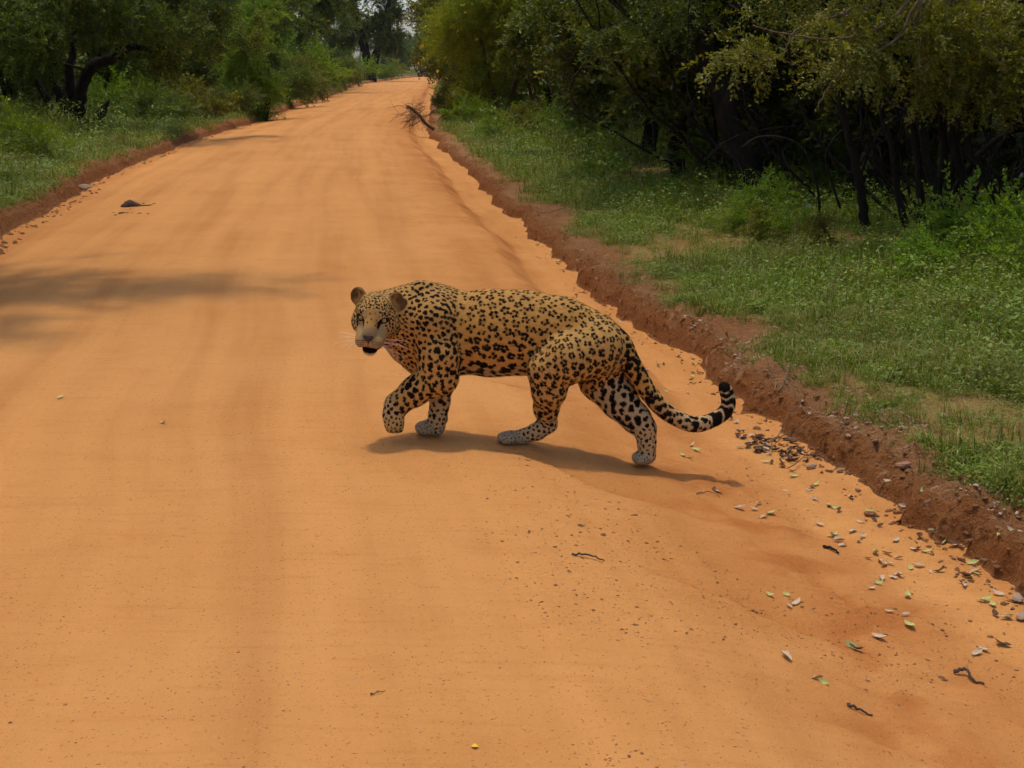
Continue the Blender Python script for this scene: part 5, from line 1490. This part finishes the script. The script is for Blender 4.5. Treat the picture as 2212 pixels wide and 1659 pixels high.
ditch_leaves = [(1550, 1063), (1695, 1061), (1760, 1080), (1795, 1160), (1810, 1163), (1820, 1180), (1900, 1215), (1910, 1222), (1650, 1118), (1665, 1112), (1628, 1102), (1930, 1250), (1940, 1245), (1875, 1208), (1895, 1262), (1960, 1290), (2095, 1250), (2110, 1242), (2080, 1262), (1700, 1288), (1720, 1304), (1935, 1170), (1975, 1190), (1880, 1108), (2040, 1175), (2060, 1180), (2075, 1185), (2130, 1215), (1850, 1405), (1780, 1476), (1698, 1420), (2110, 1414), (1945, 1130), (2015, 1150), (1985, 1225), (1955, 1330), (1965, 1355), (2120, 1300), (2145, 1310), (1835, 1075), (1860, 1130), (1905, 1060), (2000, 1130), (1985, 1105), (1760, 1050), (1715, 1030), (1690, 1010), (1640, 975), (1620, 960), (1475, 985), (1505, 975), (1430, 880), (1440, 845), (1420, 790), (1590, 915), (1605, 935), (1655, 1000), (1790, 1095), (1812, 1105), (1842, 1150), (1770, 1135), (2005, 1195), (2150, 1330), (2175, 1335), (2185, 1180), (2160, 1160), (2030, 1235), (1900, 1380), (2165, 1395)]
rl = random.Random(12)
names = {'dry_leaf': ('pale dry curled leaf lying in the ditch right of the road', 'pale dry leaves in the ditch'), 'green_leaf': ('yellow green fallen leaf lying in the ditch right of the road', 'yellow green leaves in the ditch'), 'brown_leaf': ('dark brown withered leaf lying in the ditch right of the road', 'dark brown leaves in the ditch')}
for (px, py) in ditch_leaves:
    k_ = rl.choice(['dry_leaf', 'dry_leaf', 'green_leaf', 'dry_leaf', 'green_leaf', 'dry_leaf', 'brown_leaf'])
    zone = ' beside the litter drift' if py < 1000 else ' below the hind paw' if py < 1150 else ' toward the right picture edge'
    drop(px, py, k_, names[k_][0].replace(' lying in the ditch right of the road', ' in the ditch' + zone), names[k_][1] + zone)
    if rl.random() < 0.75:
        k_ = rl.choice(['dry_leaf', 'dry_leaf', 'green_leaf', 'dry_leaf', 'dry_leaf', 'brown_leaf']); drop(px + rl.gauss(0, 26), py + rl.gauss(0, 13), k_, names[k_][0].replace(' lying in the ditch right of the road', ' in the ditch' + zone), names[k_][1] + zone)
# the dark drift of litter by the bank
for i in range(55):
    px, py = rl.gauss(1665, 45), 0
    py = 950 + (px - 1600) * 0.28 + rl.gauss(0, 14)
    k_ = rl.choice(['brown_leaf', 'brown_leaf', 'brown_leaf', 'dry_leaf'])
    drop(px, py, k_, ['withered dark leaf in the drift of litter behind the tail', 'pale dry leaf in the drift of litter behind the tail'][k_ == 'dry_leaf'], ['dark leaves in the drift of litter', 'dry leaves in the drift of litter'][k_ == 'dry_leaf'], rl.uniform(0.04, 0.07))
for i in range(40):
    t_ = rl.random(); px = 1100 + 480 * t_ + rl.gauss(0, 14); py = 470 + 430 * t_ + rl.gauss(0, 10)
    if 1330 < px < 1430 and py > 690: continue
    k_ = rl.choice(['dry_leaf', 'green_leaf', 'brown_leaf']); drop(px, py, k_, ['pale dry leaf in the far part of the right ditch', 'yellow green leaf in the far part of the right ditch', 'dark leaf in the far part of the right ditch'][['dry_leaf', 'green_leaf', 'brown_leaf'].index(k_)], ['dry leaves in the far ditch', 'green leaves in the far ditch', 'dark leaves in the far ditch'][['dry_leaf', 'green_leaf', 'brown_leaf'].index(k_)])
drop(130, 1431 * 0 + 860, 'green_leaf', 'single pale leaf on the left part of the road', None)
drop(352, 915, 'green_leaf', 'single pale leaf on the road left of the leopard', None, 0.045)

def stick(pts, r, mat, label, name='twig', cat='twig', side=()):
    r = r * 0.6
    P_ = []
    for (px, py, h) in pts:
        q = bp(px, py); q[2] += h; P_.append(q)
    b_ = P_[0]; mb = MB(); c = curve_pts(P_, len(pts) * 4); c[1:-1] += np.random.default_rng(int(pts[0][0])).normal(0, 0.0025 if r < 0.008 and len(pts) < 5 and pts[0][1] > 1050 else 0.005, (len(c) - 2, 3)); mb.tube(c, np.linspace(r, r * 0.5, len(c)), 6)
    for (i, d, L) in side:
        a_ = c[min(i, len(c) - 1)]; mb.tube(curve_pts([a_, a_ + np.array(d) * L * 0.5 + [0, 0, 0.01], a_ + np.array(d) * L], 5), np.linspace(r * 0.6, r * 0.25, 5), 5)
    tag(link(name, mb.mesh(name, [mat], True, b_), loc=b_), label, cat)
stick([(1236, 1200, 0.006), (1258, 1203, 0.012), (1280, 1208, 0.012), (1306, 1214, 0.006)], 0.0075, M['dung'], 'dark pod shaped twig lying on the road below the leopard')
stick([(1505, 1068, 0.004), (1520, 1066, 0.008), (1540, 1068, 0.01), (1555, 1075, 0.004)], 0.004, M['dung'], 'short crooked dark twig beside a pale leaf in front of the hind paw')
stick([(800, 1503, 0.004), (812, 1500, 0.008), (832, 1494, 0.004)], 0.003, M['dung'], 'tiny dark twig at the bottom of the road')
stick([(1780, 1183, 0.006), (1795, 1188, 0.012), (1812, 1198, 0.006)], 0.012, M['bark'], 'short piece of dark bark in the ditch')
stick([(2060, 1455, 0.008), (2085, 1458, 0.02), (2100, 1475, 0.01), (2125, 1480, 0.004)], 0.011, M['dung'], 'dark broken stick at the lower right of the road')
stick([(1830, 1525, 0.005), (1850, 1535, 0.012), (1885, 1548, 0.005)], 0.009, M['dung'], 'dark wisp of litter on the lower right of the road')
stick([(1640, 958, 0.01), (1700, 945, 0.02), (1760, 940, 0.02), (1830, 925, 0.02)], 0.005, M['twig'], 'long thin twig lying across the bank above the litter', side=[(6, (0.4, 0.5, 0.3), 0.14)])
stick([(1660, 985, 0.03), (1690, 940, 0.04), (1720, 912, 0.03), (1745, 900, 0.02)], 0.006, M['twig'], 'bare forked twig leaning on the bank edge', side=[(5, (0.3, 0.1, 0.5), 0.12), (8, (-0.4, 0.3, 0.2), 0.12)])
stick([(1700, 1020, 0.02), (1760, 985, 0.03), (1830, 968, 0.02), (1900, 955, 0.02)], 0.0045, M['twig'], 'thin twig reaching from the litter up over the bank')
stick([(1670, 862, 0.02), (1682, 842, 0.02), (1705, 820, 0.02), (1720, 812, 0.01)], 0.008, M['twig'], 'pale forked stick on the bank top above the tail', side=[(7, (0.5, 0.2, 0.1), 0.16)])
stick([(1770, 668, 0.04), (1800, 645, 0.14), (1850, 622, 0.20), (1912, 612, 0.20)], 0.008, M['twig'], 'dead curved branch lying in the right grass', 'fallen_branch', 'branch', side=[(3, (-0.2, -0.1, -0.5), 0.3), (10, (0.1, 0.1, 0.5), 0.12), (12, (0.0, 0, -0.6), 0.15)])
stick([(1158, 458, 0.03), (1170, 466, 0.04), (1200, 465, 0.05), (1232, 455, 0.08)], 0.012, M['twig'], 'curved stick on the right verge beside the far ditch')

# white flowers of a creeper
def white_flower(px, py, h, label):
    q = bp(px, py)
    root = link('creeper_flower', None, loc=q); tag(root, label, 'flower')
    mb = MB(); mb.tube([[0, 0, 0], [0.01, 0, h * 0.6], [0, -0.01, h]], [0.003, 0.0025, 0.002], 5); link('stalk', mb.mesh('stalk', [M['herb']]), root)
    fb = MB(); n = 10
    V = [[0, 0, 0]] + [[math.cos(i * 6.283 / n) * 0.035 * (1 if i % 2 else 0.88), 0.022, math.sin(i * 6.283 / n) * 0.035 * (1 if i % 2 else 0.88)] for i in range(n)]
    fb.add(np.array(V) * [1, -1, 1], None, [(0, 1 + i, 1 + (i + 1) % n) for i in range(n)])
    link('petals', fb.mesh('petals', [M['white']], False), root, (0, -0.01, h), (0.4, 0, 0.3))
for a_ in [(1650, 440, 0.34, 'white trumpet flower against the base of the leaning trunk'), (1622, 445, 0.2, 'white flower low on the leaning trunk'), (1742, 480, 0.2, 'small white flower in the shade right of the leaning trunk'), (2002, 746, 0.05, 'single pinkish white petal flower in the right grass'), (2195, 470, 0.5, 'white flower at the right edge among the stems')]:
    white_flower(*a_)

# yellow petal on the road
q = bp(1025, 1615); mb = MB(); mb.add([[-0.01, 0, 0.003], [0, -0.012, 0.008], [0.012, 0, 0.003], [0, 0.014, 0.006]], [(0, 1, 2, 3)]); tag(link('fallen_petal', mb.mesh('fallen_petal', [M['yellow']]), loc=q), 'tiny yellow petal on the road at the bottom edge', 'petal')

# the dark lump on the left of the road
q = bp(284, 446)
rl2 = np.random.default_rng(4); th = np.linspace(0, math.pi, 14); ph = np.linspace(0, 2 * math.pi, 22, endpoint=False)
V = []
for a_ in th:
    for c_ in ph:
        x, y, z = math.cos(a_), math.sin(a_) * math.cos(c_), math.sin(a_) * math.sin(c_)
        hgt = 0.085 * (0.75 + 0.45 * math.exp(-((x + 0.1) / 0.35) ** 2)) * (1 - 0.75 * smooth(0.1, 1.0, x)) * (1 - 0.3 * smooth(-0.5, -1, x))
        n_ = 1 + 0.10 * math.sin(5 * x + 3 * c_) + 0.05 * math.sin(11 * c_ + 7 * x)
        V.append((x * (0.20 + 0.08 * (x > 0)), y * 0.10 * n_, max(z, -0.1) * hgt * n_ * 1.25))
Qd = [(i * 22 + j, (i + 1) * 22 + j, (i + 1) * 22 + (j + 1) % 22, i * 22 + (j + 1) % 22) for i in range(13) for j in range(22)]
root = link('dark_lump', None, loc=q, scale=0.72); tag(root, 'dark brown lump trailing flat wisps lying on the left of the road', 'lump')
link('mound', mesh_np('mound', np.array(V), np.array(Qd), [M['dung']]), root)
mb = MB(); mb.add([[-0.13, 0, 0.05], [-0.10, -0.02, 0.055], [-0.09, 0.01, 0.06], [-0.115, 0, 0.105]], None, [(0, 1, 3), (1, 2, 3), (2, 0, 3)]); link('tuft', mb.mesh('tuft', [M['dung']], False), root)
mb = MB()
for i in range(9):
    y = rl2.normal(0, 0.03); L_ = rl2.uniform(0.2, 0.42); mb.tube([[0.12, y, 0.015], [0.12 + L_ * 0.5, y * 1.3, 0.012 + 0.01 * rl2.random()], [0.12 + L_, y * 1.6, 0.004]], [0.009, 0.006, 0.002], 5)
link('wisps', mb.mesh('wisps', [M['dung']]), root)
GD = 'dark crumbs below the dark lump on the road'
for (px, py, s) in [(262, 461, 0.09), (250, 465, 0.05), (245, 459, 0.03), (274, 460, 0.04), (285, 459, 0.03), (302, 461, 0.05), (320, 462, 0.04), (282, 452, 0.03), (310, 440, 0.05), (333, 440, 0.04)]:
    q2 = bp(px, py); o = link('crumb', STM[1].copy(), None, q2 + [0, 0, 0.2 * s * 0.3], (0, 0, px), (s * 1.6, s, s * 0.6)); o.data.materials[0] = M['dung']; tag(o, 'dark crumb lying near the dark lump on the road', 'crumb', GD)

# bare branch lying at the right road edge
q = bp(925, 296); Yb = q[1]; kb = m_per_px(Yb)
root = link('fallen_branch', None, loc=q); tag(root, 'bare broken branch with fine twigs sticking out over the right road edge', 'branch')
mb = MB(); main = px_path([(938, 280), (918, 266), (905, 248), (895, 240), (884, 231), (878, 230)], Yb) - q; mb.tube(curve_pts(main, 16), np.linspace(3.4, 3.0, 16) * kb, 7)
link('limb', mb.mesh('limb', [M['bark_red']]), root)
rb = np.random.default_rng(6); mb = MB()
for i in range(46):
    s0 = curve_pts(main, 30)[rb.integers(8, 24)]
    a_ = rb.uniform(0, 6.28); L_ = rb.uniform(0.25, 0.85)
    d = np.array([math.cos(a_) * 0.9, math.sin(a_) * 0.6, -rb.uniform(0.1, 1.0) if rb.random() < 0.75 else 0.3]); e_ = s0 + d * L_; e_[2] = max(e_[2], 0.01)
    m_ = (s0 + e_) / 2 + rb.normal(0, 0.06, 3); m_[2] = max(m_[2], 0.02); c = curve_pts([s0, m_, e_], 6); mb.tube(c, np.linspace(0.008, 0.003, 6), 4)
    for q_ in range(2):
        e2 = c[3] + rb.normal(0, 0.2, 3); e2[2] = max(e2[2], 0.01); mb.tube(curve_pts([c[3], (c[3] + e2) / 2 + rb.normal(0, 0.03, 3), e2], 4), np.linspace(0.006, 0.003, 4), 3)
tag(link('twigs', mb.mesh('twigs', [M['twig']]), root), kind='stuff')

# ------------------------------------------------------------------ vehicle far down the road
def box(mb, c, s, taper=(1, 1)):
    c = np.array(c); s = np.array(s) / 2
    V = np.array([[x * (taper[0] if z > 0 else 1), y * (taper[1] if z > 0 else 1), z] for z in (-1, 1) for y in (-1, 1) for x in (-1, 1)]) * s + c
    mb.add(V, [(0, 2, 3, 1), (4, 5, 7, 6), (0, 1, 5, 4), (2, 6, 7, 3), (0, 4, 6, 2), (1, 3, 7, 5)])
def build_jeep():
    Yj = 262.0; p = at_y(913, 160, Yj); z = gz(p[0], Yj)
    root = link('safari_jeep', None, loc=(p[0], Yj, z + 0.02), rot=(0, 0, 0.05)); tag(root, 'grey green safari jeep seen head on far down the road', 'vehicle')
    paint = plain('jeep_paint', (0.085, 0.095, 0.085), (0.12, 0.125, 0.11), 0.45, 2, 0.002, 0.5); dark = plain('jeep_dark', (0.012, 0.012, 0.013), (0.03, 0.028, 0.028), 0.6, 4, 0.002)
    glass = plain('jeep_glass', (0.10, 0.12, 0.14), (0.16, 0.18, 0.20), 0.1, 1, 0.0, 0.5); lamp = plain('jeep_lamp', (0.75, 0.68, 0.5), (0.85, 0.78, 0.62), 0.2, 3, 0.0); plate = plain('jeep_plate', (0.7, 0.5, 0.3), (0.8, 0.6, 0.4), 0.5, 3, 0.0)
    def part(nm, mat, *bx):
        mb = MB()
        for b_ in bx: box(mb, *b_)
        return link(nm, mb.mesh(nm, [mat], False), root)
    part('body', paint, ((0, 0.9, 0.85), (1.75, 3.9, 0.62)), ((0, -0.75, 1.22), (1.5, 1.1, 0.14), (0.92, 0.95)))
    part('cab', paint, ((-0.80, 0.0, 1.55), (0.08, 0.12, 0.75)), ((0.80, 0.0, 1.55), (0.08, 0.12, 0.75)), ((-0.80, 2.7, 1.55), (0.08, 0.12, 0.75)), ((0.80, 2.7, 1.55), (0.08, 0.12, 0.75)))
    part('roof', paint, ((0, 1.35, 1.97), (1.74, 2.95, 0.09), (0.95, 0.97)))
    part('windscreen', glass, ((0, 0.0, 1.55), (1.5, 0.03, 0.6)))
    part('grille', dark, ((0, -1.08, 0.88), (1.15, 0.06, 0.40)))
    part('bumper', dark, ((0, -1.2, 0.55), (1.75, 0.16, 0.16)))
    for s in (-1, 1):
        part('headlight', lamp, ((s * 0.66, -1.10, 0.92), (0.22, 0.06, 0.22)))
        for yy in (-0.55, 2.2):
            mb = MB(); a_ = np.linspace(0, 2 * math.pi, 19)
            mb.tube([[s * 0.62, yy, 0.38], [s * 0.66, yy, 0.38], [s * 0.84, yy, 0.38], [s * 0.88, yy, 0.38]], [0.32, 0.38, 0.38, 0.32], 18)
            wh = link('wheel', mb.mesh('wheel', [dark]), root)
            mb = MB(); mb.tube([[s * 0.86, yy, 0.38], [s * 0.90, yy, 0.38]], [0.2, 0.18], 14); link('rim', mb.mesh('rim', [paint]), wh)
    part('number_plate', plate, ((0.42, -1.30, 0.68), (0.42, 0.03, 0.14)))
build_jeep()
print('all', time.time() - T0)
# ------------------------------------------------------------------ thin dusty air
hz_ = NT('haze_air'); hz_.t.nodes.remove(hz_.b)
pv = hz_.n('VolumePrincipled'); pv.inputs['Color'].default_value = (0.93, 0.95, 0.97, 1); pv.inputs['Density'].default_value = 0.00009; pv.inputs['Anisotropy'].default_value = 0.2
hz_.l(pv.outputs[0], hz_.out.inputs['Volume'])
hb_ = MB(); box(hb_, (0, 420, 8.0), (1300, 1000, 26.0))
tag(link('haze', hb_.mesh('haze', [hz_.m], False)), 'thin dusty haze hanging over the road', 'haze', kind='stuff')
